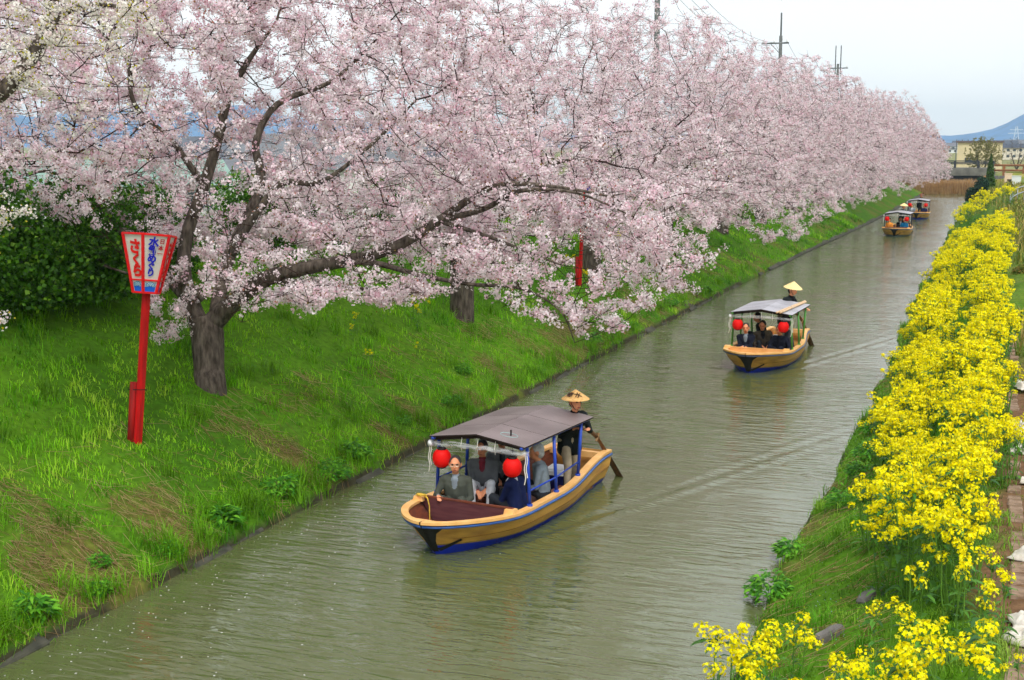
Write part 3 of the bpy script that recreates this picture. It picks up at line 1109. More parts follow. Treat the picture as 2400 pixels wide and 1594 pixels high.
WCOL = [S(70, 140, 26), S(92, 164, 30), S(116, 182, 44), S(56, 118, 26)]
weeds = [weed_mesh(1, 260, 0.34, 0.055, WCOL), weed_mesh(2, 220, 0.27, 0.05, WCOL), weed_mesh(3, 320, 0.38, 0.06, WCOL), weed_mesh(4, 170, 0.24, 0.075, WCOL)]
rw = random.Random(4)
left_weeds = [(9.9, .35), (10.6, .25), (10.9, .7), (11.6, .3), (12.6, .2), (13.1, .55), (14.2, .25), (15.6, .3), (17.3, .35), (18.0, .5), (18.7, .2), (19.9, .4), (22.3, .6), (24.4, .5), (26.5, 1.1), (29.4, .3), (34, .4), (38, .3), (43, .4), (48, .3)]
for i, (t, d) in enumerate(left_weeds):
    x = float(WL(t)) - d
    o = link('leafy_weed', weeds[i % 4])
    o.location = (x, t, gz(x, t) - 0.02)
    o.rotation_euler = (0, 0, rw.uniform(0, 6))
    s = rw.uniform(0.5, 1.25)
    o.scale = (s, s, s)
    tag(o, 'broad-leaved green weed growing near the water on the cherry tree bank', 'weed', 'leafy weeds along the cherry tree bank')
for i, (t, d) in enumerate([(12.2, .12), (15.9, .02), (17.6, .1), (19.6, .55), (21.6, .5), (22.6, .6), (25.0, .5), (24.2, 2.75), (19.2, 3.0)]):
    x = float(WR(t)) + d
    o = link('leafy_weed', weeds[(i + 1) % 4])
    o.location = (x, t, gz(x, t) - 0.02)
    o.rotation_euler = (0, 0, rw.uniform(0, 6))
    tag(o, 'broad-leaved green weed growing on the rapeseed bank', 'weed', 'leafy weeds on the rapeseed bank')


# ------------------------------------------------------------------ revetment slabs along the left water edge
def build_revetment():
    rng = random.Random(9)
    root = empty('concrete_revetment', (-10.3, 9, 0))
    tag(root, 'low revetment of dark concrete slabs along the water under the grass bank', 'revetment')
    m = M('wet_concrete', S(50, 52, 44), rough=0.8, scale=3, col2=S(88, 86, 74), bump=0.6, bscale=18)
    protos = []
    for k in range(3):
        mb = MB()
        L, W, Hh = 0.92, 0.42, 0.06
        n = 4
        for j in range(n):
            pass
        pts = []
        for sy in (0, 1):
            for (dx, dz) in ((0.0, 0.0), (0.0, Hh), (-W, Hh + 0.22), (-W, 0.22)):
                pts.append((dx + rng.uniform(-.012, .012), sy * L + rng.uniform(-.01, .01), dz + rng.uniform(-.012, .012)))
        mb.add(pts, [(0, 1, 2, 3), (7, 6, 5, 4), (1, 5, 6, 2), (0, 4, 5, 1), (3, 2, 6, 7), (0, 3, 7, 4)])
        me = mb.mesh('concrete_slab')
        bm = bmesh.new()
        bm.from_mesh(me)
        bmesh.ops.bevel(bm, geom=bm.edges[:], offset=0.018, segments=1, affect='EDGES')
        bm.to_mesh(me)
        bm.free()
        me.materials.append(m)
        protos.append(me)
    t = 8.6
    i = 0
    while t < 60:
        if rng.random() < .3:
            t += 0.96
            i += 1
            continue
        o = link('concrete_slab', protos[i % 3], root)
        o.location = (float(WL(t)) + 0.06 + rng.uniform(-.06, .04) + 10.3, t - 9, -0.03 + rng.uniform(-.04, .02))
        o.rotation_euler = (rng.uniform(-.03, .03), rng.uniform(-.07, .07), rng.uniform(-.05, .05))
        t += 0.96
        i += 1
    mb = MB()
    a, b = float(WL(60)) + .1, float(WL(84)) + .1
    for t0 in range(60, 160, 4):
        x0, x1 = float(WL(t0)) + .1, float(WL(t0 + 4)) + .1
        mb.add([(x0, t0, -.3), (x0, t0, .05), (x0 - .25, t0, .17), (x1, t0 + 4, -.3), (x1, t0 + 4, .05), (x1 - .25, t0 + 4, .17)], [(0, 3, 4, 1), (1, 4, 5, 2)])
    o = mb.build('kerb', m, root)
    o.location = (10.3, -9, 0)


build_revetment()


# ------------------------------------------------------------------ rapeseed plants
RAPE_F = M('rapeseed_petals', (0.98, 0.98, 0.98), rough=0.65, var=0.03, scale=4, attr='Col', trans=0.3, spec=0.1)
RAPE_S = M('rapeseed_stems', S(96, 138, 48), rough=0.6, var=0.2, scale=5, spec=0.2)
YEL = [S(255, 246, 8), S(255, 240, 0), S(255, 250, 60), S(250, 226, 0)]
YELW = [.4, .3, .2, .1]


def rape_variant(seed, nrac, height, spread, rr=0.05, nfl=30):
    rng = np.random.default_rng(seed)
    A, B, ra, rb = [], [], [], []
    tips = []
    ns = max(2, int(nrac / 3))
    for i in range(ns):
        a = i * 2.4 + rng.uniform(-.4, .4)
        k = math.sqrt((i + 0.5) / ns)
        top = np.array([math.cos(a) * spread * k * 0.75, math.sin(a) * spread * k * 0.75, height * rng.uniform(0.8, 1.0)])
        base = np.array([math.cos(a) * 0.04, math.sin(a) * 0.04, -0.05])
        mid = (base + top) / 2 + np.array([math.cos(a), math.sin(a), 0]) * 0.03
        A += [base, mid]; B += [mid, top]; ra += [.008, .006]; rb += [.006, .004]
        tips.append(top)
        for j in range(2):
            f = rng.uniform(0.3, 0.75)
            p = mid * (1 - f) + top * f
            aa = a + rng.uniform(-1.3, 1.3) + j * PI * rng.integers(0, 2)
            q = p + np.array([math.cos(aa), math.sin(aa), 0]) * rng.uniform(.07, .17) * (spread / .35) + np.array([0, 0, rng.uniform(.12, .3)])
            A.append(p); B.append(q); ra.append(.004); rb.append(.003)
            tips.append(q)
    tips = np.array(tips)[:nrac] if len(tips) > nrac else np.array(tips)
    V, F = seg_prisms(np.array(A), np.array(B), np.array(ra), np.array(rb), 4)
    stem = np_mesh('stems', V, F, smooth=True)
    stem.materials.append(RAPE_S)
    # racemes
    n = len(tips)
    N = n * nfl
    c = np.repeat(tips, nfl, 0)
    rad = np.repeat(rr * rng.uniform(.7, 1.2, n), nfl)
    a = rng.uniform(0, 2 * PI, N)
    u = rng.uniform(-0.9, 1, N)
    s = np.sqrt(np.clip(1 - u * u, 0, 1))
    o = np.stack([np.cos(a) * s, np.sin(a) * s, u * np.where(u < 0, 1.5, .55)], 1)
    p = c + o * rad[:, None] * rng.uniform(.75, 1.05, (N, 1))
    nr = o * .7 + np.array([[0, 0, .5]]) + rng.normal(0, .3, (N, 3))
    nr /= np.linalg.norm(nr, axis=1)[:, None]
    t = np.cross(nr, rng.normal(0, 1, (N, 3)))
    t /= np.linalg.norm(t, axis=1)[:, None]
    b = np.cross(nr, t)
    sz = (0.0135 * rng.uniform(.75, 1.2, N))[:, None]
    cup = nr * sz * .4
    # four-petalled flower as two crossed slim quads
    w = 0.5
    Q1 = np.stack([p + t * sz + b * sz * w * .8 + cup, p - t * sz + b * sz * w * .8 + cup, p - t * sz - b * sz * w * .8 + cup, p + t * sz - b * sz * w * .8 + cup], 1)
    off = nr * 0.0015
    Q2 = np.stack([p + b * sz + t * sz * w * .8 + cup + off, p - b * sz + t * sz * w * .8 + cup + off, p - b * sz - t * sz * w * .8 + cup + off, p + b * sz - t * sz * w * .8 + cup + off], 1)
    V = np.concatenate([Q1.reshape(-1, 3), Q2.reshape(-1, 3)])
    F = np.arange(len(V)).reshape(-1, 4)
    pal = np.array(YEL)[rng.choice(4, N, p=YELW)] * rng.uniform(.92, 1.04, (N, 1))
    # green-yellow buds in the middle of each head
    bud = (u > 0.82)
    pal[bud] = np.array(S(196, 186, 20))
    C = np.concatenate([np.repeat(pal, 4, 0), np.repeat(pal, 4, 0)])
    fl = np_mesh('flowers', V, F, col=C)
    fl.materials.append(RAPE_F)
    # leaves
    nl = int(14 + nrac * 2.6)
    V, F, C = [], [], []
    for i in range(nl):
        k = rng.integers(0, ns)
        f = rng.uniform(0.02, 0.8)
        p = np.array(A[2 * k]) * (1 - f) + np.array(B[2 * k + 1]) * f
        aa = rng.uniform(0, 2 * PI)
        d = np.array([math.cos(aa), math.sin(aa), 0]); s_ = np.array([-math.sin(aa), math.cos(aa), 0])
        L = rng.uniform(.08, .2) * (1.2 - f * .7)
        W = L * rng.uniform(.2, .34)
        o_ = len(V)
        for g, wk in [(0, .15), (.45, 1), (.8, .7), (1, .05)]:
            q = p + d * L * g + np.array([0, 0, L * (.75 * g - .85 * g * g)])
            V += [q - s_ * W * wk / 2, q + s_ * W * wk / 2]
        for g in range(3):
            F.append((o_ + 2 * g, o_ + 2 * g + 1, o_ + 2 * g + 3, o_ + 2 * g + 2))
        cc = np.array([S(70, 122, 40), S(92, 146, 50), S(60, 104, 48)])[rng.integers(0, 3)] * rng.uniform(.8, 1.2)
        C += [cc] * 8
    lf = np_mesh('leaves', np.array(V), np.array(F), col=np.array(C), smooth=True)
    lf.materials.append(LEAF)
    return stem, lf, fl


RV = {
    'dense': [rape_variant(400 + i, 24, 0.95, 0.34, .054, 32) for i in range(5)],
    'mid': [rape_variant(420 + i, 10, 0.85, 0.26, .066, 42) for i in range(4)],
    'sparse': [rape_variant(440 + i, 5, 0.75, 0.16, .05, 26) for i in range(3)],
}


def rape(kind, x, t, label, group, rnd, sc=1.0):
    st, lf, fl = rnd.choice(RV[kind])
    root = empty('rapeseed_plant', (x, t, gz(x, t)), rnd.uniform(0, 6.28))
    s = sc * rnd.uniform(.85, 1.12)
    root.scale = (s, s, s * rnd.uniform(.92, 1.1))
    tag(root, label, 'rapeseed plant', group)
    tag(link('stems', st, root), kind='stuff')
    tag(link('leaves', lf, root), kind='stuff')
    tag(link('flowers', fl, root), kind='stuff')
    return root


rr_ = random.Random(31)
# the clump leaning over the water at the bottom of the picture
for x, t, s in [(-2.28, 11.65, 1.25), (-1.98, 11.6, 1.25), (-2.1, 11.2, 1.05), (-1.7, 11.75, .95)]:
    rape('mid', x, t, 'rapeseed plant of the small clump at the water edge, nearest the camera', 'clump of rapeseed at the water edge in front', rr_, s)
for x, t, s in [(-1.25, 9.7, 1.0), (-.95, 9.75, 1.1), (-.68, 9.55, 1.1), (-.42, 9.7, 1.05), (-.15, 9.5, 1.1), (-1.05, 9.2, 1.1), (-.55, 9.2, 1.1)]:
    rape('mid', x, t, 'rapeseed plant of the bed along the lower edge of the picture', 'rapeseed along the lower picture edge', rr_, s)
for x, t, s in [(-.42, 10.9, 1.0), (-.62, 11.3, .9), (-.2, 11.6, 1.0), (-.05, 11.2, 1.05), (.1, 11.5, .9), (-.55, 12.2, .95), (-.3, 12.5, 1.1), (-.9, 12.1, .8), (.02, 12.3, .9), (-1.15, 11.4, .6), (.25, 10.2, .6)]:
    rape('sparse', x, t, 'thin rapeseed plant with a few flower heads, in the gap before the dense yellow band', 'thin rapeseed plants in the gap', rr_, s)
t = 12.9
n_d = 0
flip = 0
while t < 69 and n_d < 262:
    xr = (0.05 if t < 15.5 else 0.28) if t < 70 else -1.3
    xl = float(WR(t)) + (0.7 if t > 18.5 else 1.1 if t > 16 else 1.45)
    if 67 < t < 80:
        t += 2
        continue
    ncl = max(1, int(round((xr - xl) / 0.95)))
    flip += 1
    for i in range(ncl):
        cx_ = xl + (i + (.62 if flip % 2 else .38) + rr_.uniform(-.15, .15)) / ncl * (xr - xl)
        ct_ = t + rr_.uniform(-.25, .25)
        big = rr_.uniform(.82, 1.2)
        for k in range(4 if t < 30 else 3):
            a_ = k * 2.4 + rr_.uniform(-.3, .3)
            r_ = 0 if k == 0 else rr_.uniform(.26, .42)
            near = ct_ < 26
            lb = 'rapeseed plant in full bloom in the near part of the dense yellow band' if near else 'rapeseed plant in full bloom in the far part of the dense yellow band'
            rape('dense', cx_ + math.cos(a_) * r_, ct_ + math.sin(a_) * r_, lb, ('near' if near else 'far') + ' part of the dense rapeseed band', rr_, big * (1.08 if k == 0 else .93) + (t - 13) * .005)
            n_d += 1
    t += 1.1 if t < 28 else 1.1 + (t - 28) * 0.045
for x, t, s in [(-3.0, 79, 1.1), (-2.5, 80, 1.3), (-2.0, 81.5, 1.35), (-2.7, 83, 1.35), (-2.1, 84.5, 1.4), (-1.5, 83, 1.3), (-2.6, 87, 1.4), (-1.9, 88, 1.5), (-1.2, 86.5, 1.4), (-.7, 89, 1.5), (-1.5, 91, 1.5), (-2.3, 92, 1.4), (-.2, 92, 1.6), (.2, 95, 1.5)]:
    rape('dense', x, t, 'rapeseed plant of the separate clump beyond the dense yellow band, before the spruce', 'separate far clump of rapeseed', rr_, s)
# small wild ones under the cherry trees
for px, d_ in [((24.6, 2.9), .6), ((25.2, 3.1), .7), ((27.2, 2.6), .8), ((27.8, 2.9), .8), ((28.6, 3.0), .7), ((23.6, 2.0), .6), ((25.8, 1.9), .5)]:
    t, d = px
    rape('sparse', float(WL(t)) - d, t, 'small wild rapeseed plant in the grass beside the second cherry trunk', 'wild rapeseed by the second trunk', rr_, d_)
for t, d, s in [(39.6, 2.9, 1.0), (39.2, 2.3, .9), (44.5, 3.0, 1.1), (45.5, 2.6, 1.1), (46.2, 3.1, 1.1), (47, 2.5, 1.0)]:
    rape('mid', float(WL(t)) - d, t, 'wild rapeseed plant in the grass near the slim red pole', 'wild rapeseed by the slim red pole', rr_, s * .9)


# ------------------------------------------------------------------ edging stones, rags, flat stones on the right bank
def right_bank_things():
    rng = random.Random(5)
    root = empty('edging_strip', (0.12, 8, 0))
    tag(root, 'line of pale edging blocks between the flower bank and the bare soil', 'edging')
    m = M('edging_block', S(158, 134, 114), rough=0.95, scale=7, col2=S(122, 100, 80), bump=0.5, bscale=30)
    mes = []
    for k in range(3):
        mb = MB()
        mb.box((0, 0, 0), (.16, .33, .1))
        me = mb.mesh('edging_block')
        bm = bmesh.new(); bm.from_mesh(me)
        bmesh.ops.bevel(bm, geom=bm.edges[:], offset=.014, segments=1, affect='EDGES')
        for v in bm.verts:
            v.co += Vector((rng.uniform(-.006, .006), rng.uniform(-.006, .006), rng.uniform(-.006, .006)))
        bm.to_mesh(me); bm.free()
        me.materials.append(m)
        mes.append(me)
    t = 8.0
    i = 0
    while t < 34:
        if rng.random() < .8:
            o = link('edging_block', mes[i % 3], root)
            x = 0.30 + 0.02 * math.sin(t)
            o.location = (x - .12, t - 8, gz(x, t) - .026)
            o.rotation_euler = (rng.uniform(-.05, .05), rng.uniform(-.05, .05), rng.uniform(-.05, .05))
        t += .36
        i += 1
    # crumpled white sheets lying on the edging
    cloth = M('white_plastic_sheet', S(232, 226, 216), rough=0.6, scale=5, col2=S(206, 196, 182), bump=0.4, bscale=12, trans=.1)
    spots = [(12.15, .28, .46, .62, 'large crumpled white sheet lying nearest on the edging, by the bare soil'), (11.65, .2, .42, .34, 'torn white sheet spread on soil in front of the large crumpled sheet'),
             (14.0, .3, .55, .34, 'wide white rag lying across the edging blocks, with a frayed end'), (14.75, .38, .3, .34, 'small folded white sheet standing up beside the edging, past the wide rag'), (15.6, .42, .26, .4, 'pale sheet sticking up by the soil in the middle of the edging row'), (17.4, .3, .24, .3, 'small white bag by the edging where yellow heads overhang'),
             (19.2, .2, .34, .4, 'crumpled white bag beside the dense yellow flowers'), (20.2, .22, .32, .4, 'greyish crumpled bag, second of the three touching bags'), (21.2, .18, .34, .34, 'third of the three touching white bags'), (24.2, .2, .3, .7, 'tall white bag far along the edging, half behind flower heads')]
    for t, x, w, L, lb in spots:
        nu, nv = 22, 22
        V = []
        hgt = rng.uniform(.07, .14)
        for a in range(nu + 1):
            for b in range(nv + 1):
                u, v = a / nu - .5, b / nv - .5
                edge = 1 - max(abs(u), abs(v)) * 2
                wob = mnoise.noise(Vector((u * 3 + t * 3, v * 3, t)))
                xx = (u + .12 * wob) * w
                yy = (v + .12 * mnoise.noise(Vector((u * 3, v * 3 + 9, t)))) * L
                fold = abs(mnoise.noise(Vector((u * 5 + t, v * 2.4, 2.0)))) * .16 + abs(mnoise.noise(Vector((u * 2, v * 7 + t, 5.0)))) * .1
                zz = .05 + (fold + hgt * .5) * min(1, edge * 2.5)
                V.append((xx, yy, zz))
        F = []
        for a in range(nu):
            for b in range(nv):
                q = a * (nv + 1) + b
                F.append((q, q + nv + 1, q + nv + 2, q + 1))
        me = np_mesh('crumpled_sheet', V, F, smooth=True)
        o = link('crumpled_sheet', me, None, cloth)
        md = o.modifiers.new('thick', 'SOLIDIFY')
        md.thickness = .006
        o.location = (x + .17, t, gz(x, t) + .01)
        o.scale = (.85, .85, .8)
        o.rotation_euler = (0, 0, rng.uniform(-.6, .6))
        tag(o, lb, 'sheet', 'white sheets along the edging')
    # flat stones set in the slope
    stone = M('bank_stone', S(120, 116, 112), rough=0.9, scale=6, col2=S(92, 88, 84), bump=0.6, bscale=20)
    labels = ['flat grey stone sunk in the slope, highest of the four', 'long flat grey stone sunk in the slope, second from the top', 'flat grey stone sunk in the slope, third from the top', 'lowest flat grey stone in the slope, above the front flowers', 'flat grey stone half hidden in grass, upslope of the others']
    for i, (x, t, sx, sy) in enumerate([(-1.5, 13.2, .34, .2), (-1.42, 11.5, .42, .2), (-1.4, 11.0, .42, .16), (-1.45, 10.5, .4, .17), (-1.2, 14.4, .34, .22)]):
        mb = MB()
        nn = 11
        top = [(sx * .5 * math.cos(2 * PI * k / nn) * rng.uniform(.8, 1.1), sy * .5 * math.sin(2 * PI * k / nn) * rng.uniform(.8, 1.1), .03) for k in range(nn)]
        bot = [(p[0] * 1.12, p[1] * 1.12, -.08) for p in top]
        inn = [(p[0] * .8, p[1] * .8, .055 + rng.uniform(-.01, .01)) for p in top]
        mb.add(inn + top + bot, [tuple(range(nn))] + [(k, nn + k, nn + (k + 1) % nn, (k + 1) % nn) for k in range(nn)] + [(nn + k, 2 * nn + k, 2 * nn + (k + 1) % nn, nn + (k + 1) % nn) for k in range(nn)])
        o = mb.build('flat_stone', stone)
        o.location = (x, t, gz(x, t) + .03)
        o.rotation_euler = (0, -.5, rng.uniform(.2, .6))
        tag(o, labels[i], 'stone', 'flat stones in the slope')


right_bank_things()


# ------------------------------------------------------------------ boats
def S2(c, k):
    return tuple(min(1, v * k) for v in c)


HULL_Y = M('hull_paint_yellow', S(226, 172, 84), rough=0.5, scale=3.2, detail=10, col2=S(184, 130, 62), bump=0.25, bscale=9, spec=0.4, stretch=(1, .35, 2))
SCUM = M('waterline_scum', S(196, 146, 72), rough=.6, scale=7, detail=9, col2=S(132, 108, 62), stretch=(1, 1, .5))
SEAM = M('strake_seam_paint', S(150, 104, 46), rough=.6)
CAP_O = M('gunwale_paint_orange', S(248, 196, 128), rough=0.45, scale=5, col2=S(236, 178, 104), spec=0.35)
BLUE_P = M('blue_boat_paint', S(34, 70, 176), rough=0.4, scale=6, var=0.15, spec=0.4)
BLUE_STRIP = M('blue_rub_strip', S(52, 92, 164), rough=0.4, scale=6, var=0.15, spec=0.4)
BLUE_BOT = M('blue_bottom_paint', S(8, 44, 196), rough=0.35, scale=3, var=0.2, spec=0.4)
GREYB_BOT = M('faded_blue_bottom_paint', S(96, 116, 140), rough=0.45, scale=3, var=0.2)
GREEN_P = M('green_boat_paint', S(84, 148, 66), rough=0.45, scale=6, var=0.12)
DARK_P = M('dark_boat_paint', S(38, 44, 58), rough=0.5, scale=6, var=0.15)
BROWN_IN = M('inner_boards_brown', S(96, 52, 42), rough=0.55, scale=4, col2=S(124, 66, 44), bump=0.3, bscale=14, stretch=(1, 1, 6))
MAROON = M('maroon_bulkhead', S(88, 50, 56), rough=0.4, scale=3, col2=S(104, 64, 66), stretch=(1, 1, 8))
BLACK_P = M('black_tar_paint', S(24, 24, 26), rough=0.6, scale=10, var=0.3, bump=0.4, bscale=30)
ROOF_G = M('roof_sheet_grey_brown', S(140, 127, 127), rough=0.42, scale=1.6, col2=S(116, 104, 104), bump=0.05, bscale=20, spec=0.4, detail=8)
ROOF_L = M('roof_sheet_light_grey', S(180, 180, 188), rough=0.42, scale=1.8, col2=S(156, 156, 164), spec=0.4)
ROOF_U = M('roof_underside_dark', S(44, 34, 30), rough=0.8)
WHITE_PL = M('white_plastic', S(236, 238, 240), rough=0.4, var=0.03)
LANT_R = M('red_paper_lantern', S(252, 20, 16), rough=0.6, var=0.05, scale=3, trans=0.3)
LANT_K = M('lantern_black_ring', S(26, 18, 18), rough=0.5)
ROPE_W = M('white_cord', S(222, 220, 212), rough=0.8)
ROPE_Y = M('yellow_rope', S(214, 178, 66), rough=0.85, scale=60, var=0.3)


def vinyl_mat():
    m = bpy.data.materials.new('clear_vinyl')
    m.use_nodes = True
    n, l = m.node_tree.nodes, m.node_tree.links
    b = n['Principled BSDF']
    b.inputs['Base Color'].default_value = (.82, .84, .86, 1)
    b.inputs['Roughness'].default_value = .18
    tr = n.new('ShaderNodeBsdfTransparent')
    ms = n.new('ShaderNodeMixShader')
    nz = n.new('ShaderNodeTexNoise')
    nz.inputs['Scale'].default_value = 9
    tc = n.new('ShaderNodeTexCoord')
    mp = n.new('ShaderNodeMapping')
    mp.inputs['Scale'].default_value = (.5, 3, 3)
    l.new(tc.outputs['Object'], mp.inputs[0]); l.new(mp.outputs[0], nz.inputs['Vector'])
    rg_ = n.new('ShaderNodeMapRange')
    rg_.inputs[1].default_value, rg_.inputs[2].default_value = .4, .65
    rg_.inputs[3].default_value, rg_.inputs[4].default_value = .05, .42
    l.new(nz.outputs['Fac'], rg_.inputs[0])
    l.new(rg_.outputs[0], ms.inputs[0]); l.new(tr.outputs[0], ms.inputs[1]); l.new(b.outputs[0], ms.inputs[2])
    l.new(ms.outputs[0], n['Material Output'].inputs[0])
    return m


VINYL = vinyl_mat()
BL = 5.35           # boat length


def gun(u):
    """Half-width, y, z of the outer gunwale edge at station u (0 bow .. 1 stern)."""
    k = min(u / .30, 1)
    w = .885 * (1 - (1 - k) ** 2.3) ** .62
    w *= 1 - .36 * sm(u, .5, 1.0)
    y = BL * u
    z = .445 + .11 * (1 - sm(u, 0, .34)) + .08 * sm(u, .55, 1.0)
    return w, y, z


def wat(u):
    k = min(u / .42, 1)
    w = .70 * (1 - (1 - k) ** 2.0) ** .72
    w *= 1 - .34 * sm(u, .55, 1.0)
    y = .42 + (BL - .42 - .16) * u
    return w, y


def hull_pt(u, v, side, off=0.0):
    """v 0 at gunwale, 1 at the waterline, >1 below."""
    w0, y0, z0 = gun(u)
    w1, y1 = wat(u)
    bulge = .05 * math.sin(min(v, 1) * PI) * sm(u, 0, .25)
    vv = v
    w = w0 + (w1 - w0) * vv + bulge
    return Vector((side * (max(w, 0) + off * 1.0), y0 + (y1 - y0) * vv - off * .6 * (1 - sm(u, 0, .2)), z0 + (0 - z0) * vv))


def quad_strip(mb, rows):
    n = len(rows[0])
    vs = [p for r in rows for p in r]
    fs = []
    for i in range(len(rows) - 1):
        for j in range(n - 1):
            a = i * n + j
            fs.append((a, a + 1, a + 1 + n, a + n))
    mb.add(vs, fs)


def make_boat(style):
    """style: dict(post, bottom, strip, roof, rails, bulkhead, label, loc, angle). Returns the root empty (local: x across, y aft from the bow, z above water)."""
    bx, bt, ang = style['at']
    root = empty('tour_boat', (bx, bt, 0), -math.radians(ang))
    tag(root, style['label'], 'boat', 'roofed tour boats on the canal')
    NU = 34
    us = [(i / NU) ** 1.35 for i in range(NU + 1)]
    # outer skin, one mesh, bottom paint below the boot line
    mb = MB()
    for side in (-1, 1):
        bt_ = style.get('boot', .84)
        vs_ = [0, .2, .45, bt_ - .05, bt_, 1.0, 1.35]
        lift = lambda u: -.10 * (1 - sm(u, 0, .3)) + .06 * sm(u, .3, .9)
        rows = [[hull_pt(u, v + (lift(u) if k_ in (3, 4) else 0), side) for u in us] for k_, v in enumerate(vs_)]
        if side < 0:
            rows = [list(reversed(r)) for r in rows]
        for k in range(len(rows) - 1):
            mb.cur = 1 if k >= 4 else 2 if k == 3 else 0
            quad_strip(mb, [rows[k + 1], rows[k]])
    mb.cur = 0
    # transom
    tl = [hull_pt(1, v, -1) for v in (0, .45, 1.0, 1.3)]
    tr = [hull_pt(1, v, 1) for v in (0, .45, 1.0, 1.3)]
    quad_strip(mb, [tr, tl])
    mb.build('hull', [HULL_Y, style['bottom'], SCUM], root, smooth=True)
    # inner skin
    mb = MB()
    T = .075
    for side in (-1, 1):
        def ip(u, f):
            w, y, z = gun(u)
            w1, y1 = wat(u)
            wi = w + (w1 - w) * f
            yy = y + (y1 - y) * f
            return Vector((side * max(wi - T, 0.0), max(yy, T * 1.6 + .5 * f * .5), z * (1 - f) + .06 * f))
        rows = [[ip(u, f) for u in us] for f in (0, .5, 1)]
        if side > 0:
            rows = [list(reversed(r)) for r in rows]
        quad_strip(mb, [rows[1], rows[0]])
        quad_strip(mb, [rows[2], rows[1]])
    mb.build('inner_planking', style.get('inner', BROWN_IN), root, smooth=True)
    # floor boards
    for k in range(5):
        mb = MB()
        x0, x1 = -.56 + k * .225, -.56 + (k + 1) * .225 - .008
        mb.box(((x0 + x1) / 2, 2.9, .06), (x1 - x0, 4.1 - .35 * abs(k - 2), .03))
        mb.build('floorboard', BROWN_IN, root)
    # gunwale cap: flat rail following the edge
    for side in (-1, 1):
        mb = MB()
        o_, i_ = [], []
        for u in us:
            w, y, z = gun(u)
            o_.append(Vector((side * (w + .012), y - .012 * (1 - sm(u, 0, .1)), z + .03)))
            i_.append(Vector((side * max(w - .115, 0.0), max(y, .15 if u < .1 else y), z + .03)))
        down = Vector((0, 0, -.04))
        rows = [[p + down for p in o_], o_, i_, [p + down for p in i_]]
        if side > 0:
            rows = [list(reversed(r)) for r in rows]
        quad_strip(mb, list(reversed(rows)))
        mb.build('gunwale_rail', CAP_O, root)
        mb = MB()
        pts = []
        for u in us:
            p = hull_pt(u, .085, side, .012)
            pts.append(p)
        mb.tube(pts, .023, 6)
        mb.build('rub_strip', style['strip'], root, smooth=True)
        mb = MB()
        mb.tube([hull_pt(u, .5, side, .001) for u in us[3:]], .006, 5)
        mb.build('strake_seam', SEAM, root, smooth=True)
    # black tarred stem with the hooked mark
    mb = MB()
    for side in (-1, 1):
        rows = []
        for v, ue in [(.02, .030), (.12, .022), (.3, .010), (.55, .006), (.9, .005)]:
            rows.append([hull_pt(ue * f, v, side, .009) for f in (0, .35, .7, 1.0)])
        if side < 0:
            rows = [list(reversed(r)) for r in rows]
        quad_strip(mb, list(reversed(rows)))
    quad_strip(mb, [[hull_pt(0, v, -1, .011), hull_pt(0, v, 1, .011)] for v in (.0, .12, .3, .55, .92)])
    rows = []
    for f in range(6):
        f /= 5
        u = .004 + .050 * f
        rows.append([hull_pt(u, .84 - .30 * f - .05 * (1 - .4 * f), 1, .010), hull_pt(u + .004, .84 - .30 * f + .05 * (1 - .4 * f), 1, .010)])
    quad_strip(mb, rows)
    mb.build('stem_band', BLACK_P, root, smooth=True)
    # cross beams
    mb = MB()
    w, y, z = gun(.955)
    mb.box((0, y, z - .03), (2 * w - .14, .10, .10))
    mb.build('stern_thwart', CAP_O, root)
    # front bulkhead
    ub = style.get('ub', .235)
    w, y, z = gun(ub)
    mb = MB()
    mb.cur = 0
    zt = z + style.get('bh', .06)
    wb = wat(ub)[0] - .16
    wt_ = w - .085
    mb.add([(-wb, y - .017, .05), (wb, y - .017, .05), (wt_, y - .017, zt + .02), (-wt_, y - .017, zt + .02), (-wb, y + .018, .05), (wb, y + .018, .05), (wt_, y + .018, zt + .02), (-wt_, y + .018, zt + .02)], [(0, 1, 2, 3), (7, 6, 5, 4), (3, 2, 6, 7)])
    mb.build('bulkhead', style.get('bulkhead', MAROON), root)
    mb = MB()
    mb.box((0, y, zt + .035), (2 * (w - .06), .05, .022))
    mb.build('bulkhead_cap', CAP_O if style.get('capo') else BROWN_IN, root)
    for side in (-1, 1):
        mb = MB()
        mb.box((side * (w - .09), y - .02, z + .06), (.17, .15, .07), taper=.85)
        mb.build('post_block', CAP_O, root)
    # benches
    for side in (-1, 1):
        mb = MB()
        mb.box((side * .5, 2.75, .25), (.3, 2.0, .035))
        mb.box((side * .39, 2.75, .15), (.025, 1.9, .18))
        mb.build('bench', BROWN_IN, root)
    # posts, beams, roof
    post = style['post']
    ys = style.get('posts', [1.78, 2.68, 3.68])
    ZE = style.get('eave', 1.37)
    tops = {}
    for side in (-1, 1):
        for i, yp in enumerate(ys):
            w, y, z = gun(yp / BL)
            xx = side * (w - .075)
            mb = MB()
            tx = side * .76
            mb.tube([(xx, yp, z + .02), (xx * .5 + tx * .5, yp, .9), (tx, yp, ZE)], .027, 8)
            mb.tube([(xx, yp, z + .02), (xx, yp, z + .06)], .045, 8)
            mb.build('post', post, root, smooth=True)
            tops[(side, i)] = (xx, tx, z)
        mb = MB()
        mb.tube([(side * .765, ys[0] - .2, ZE + .01), (side * .765, ys[-1] + .25, ZE + .01)], .026, 8)
        mb.build('eave_beam', post, root, smooth=True)
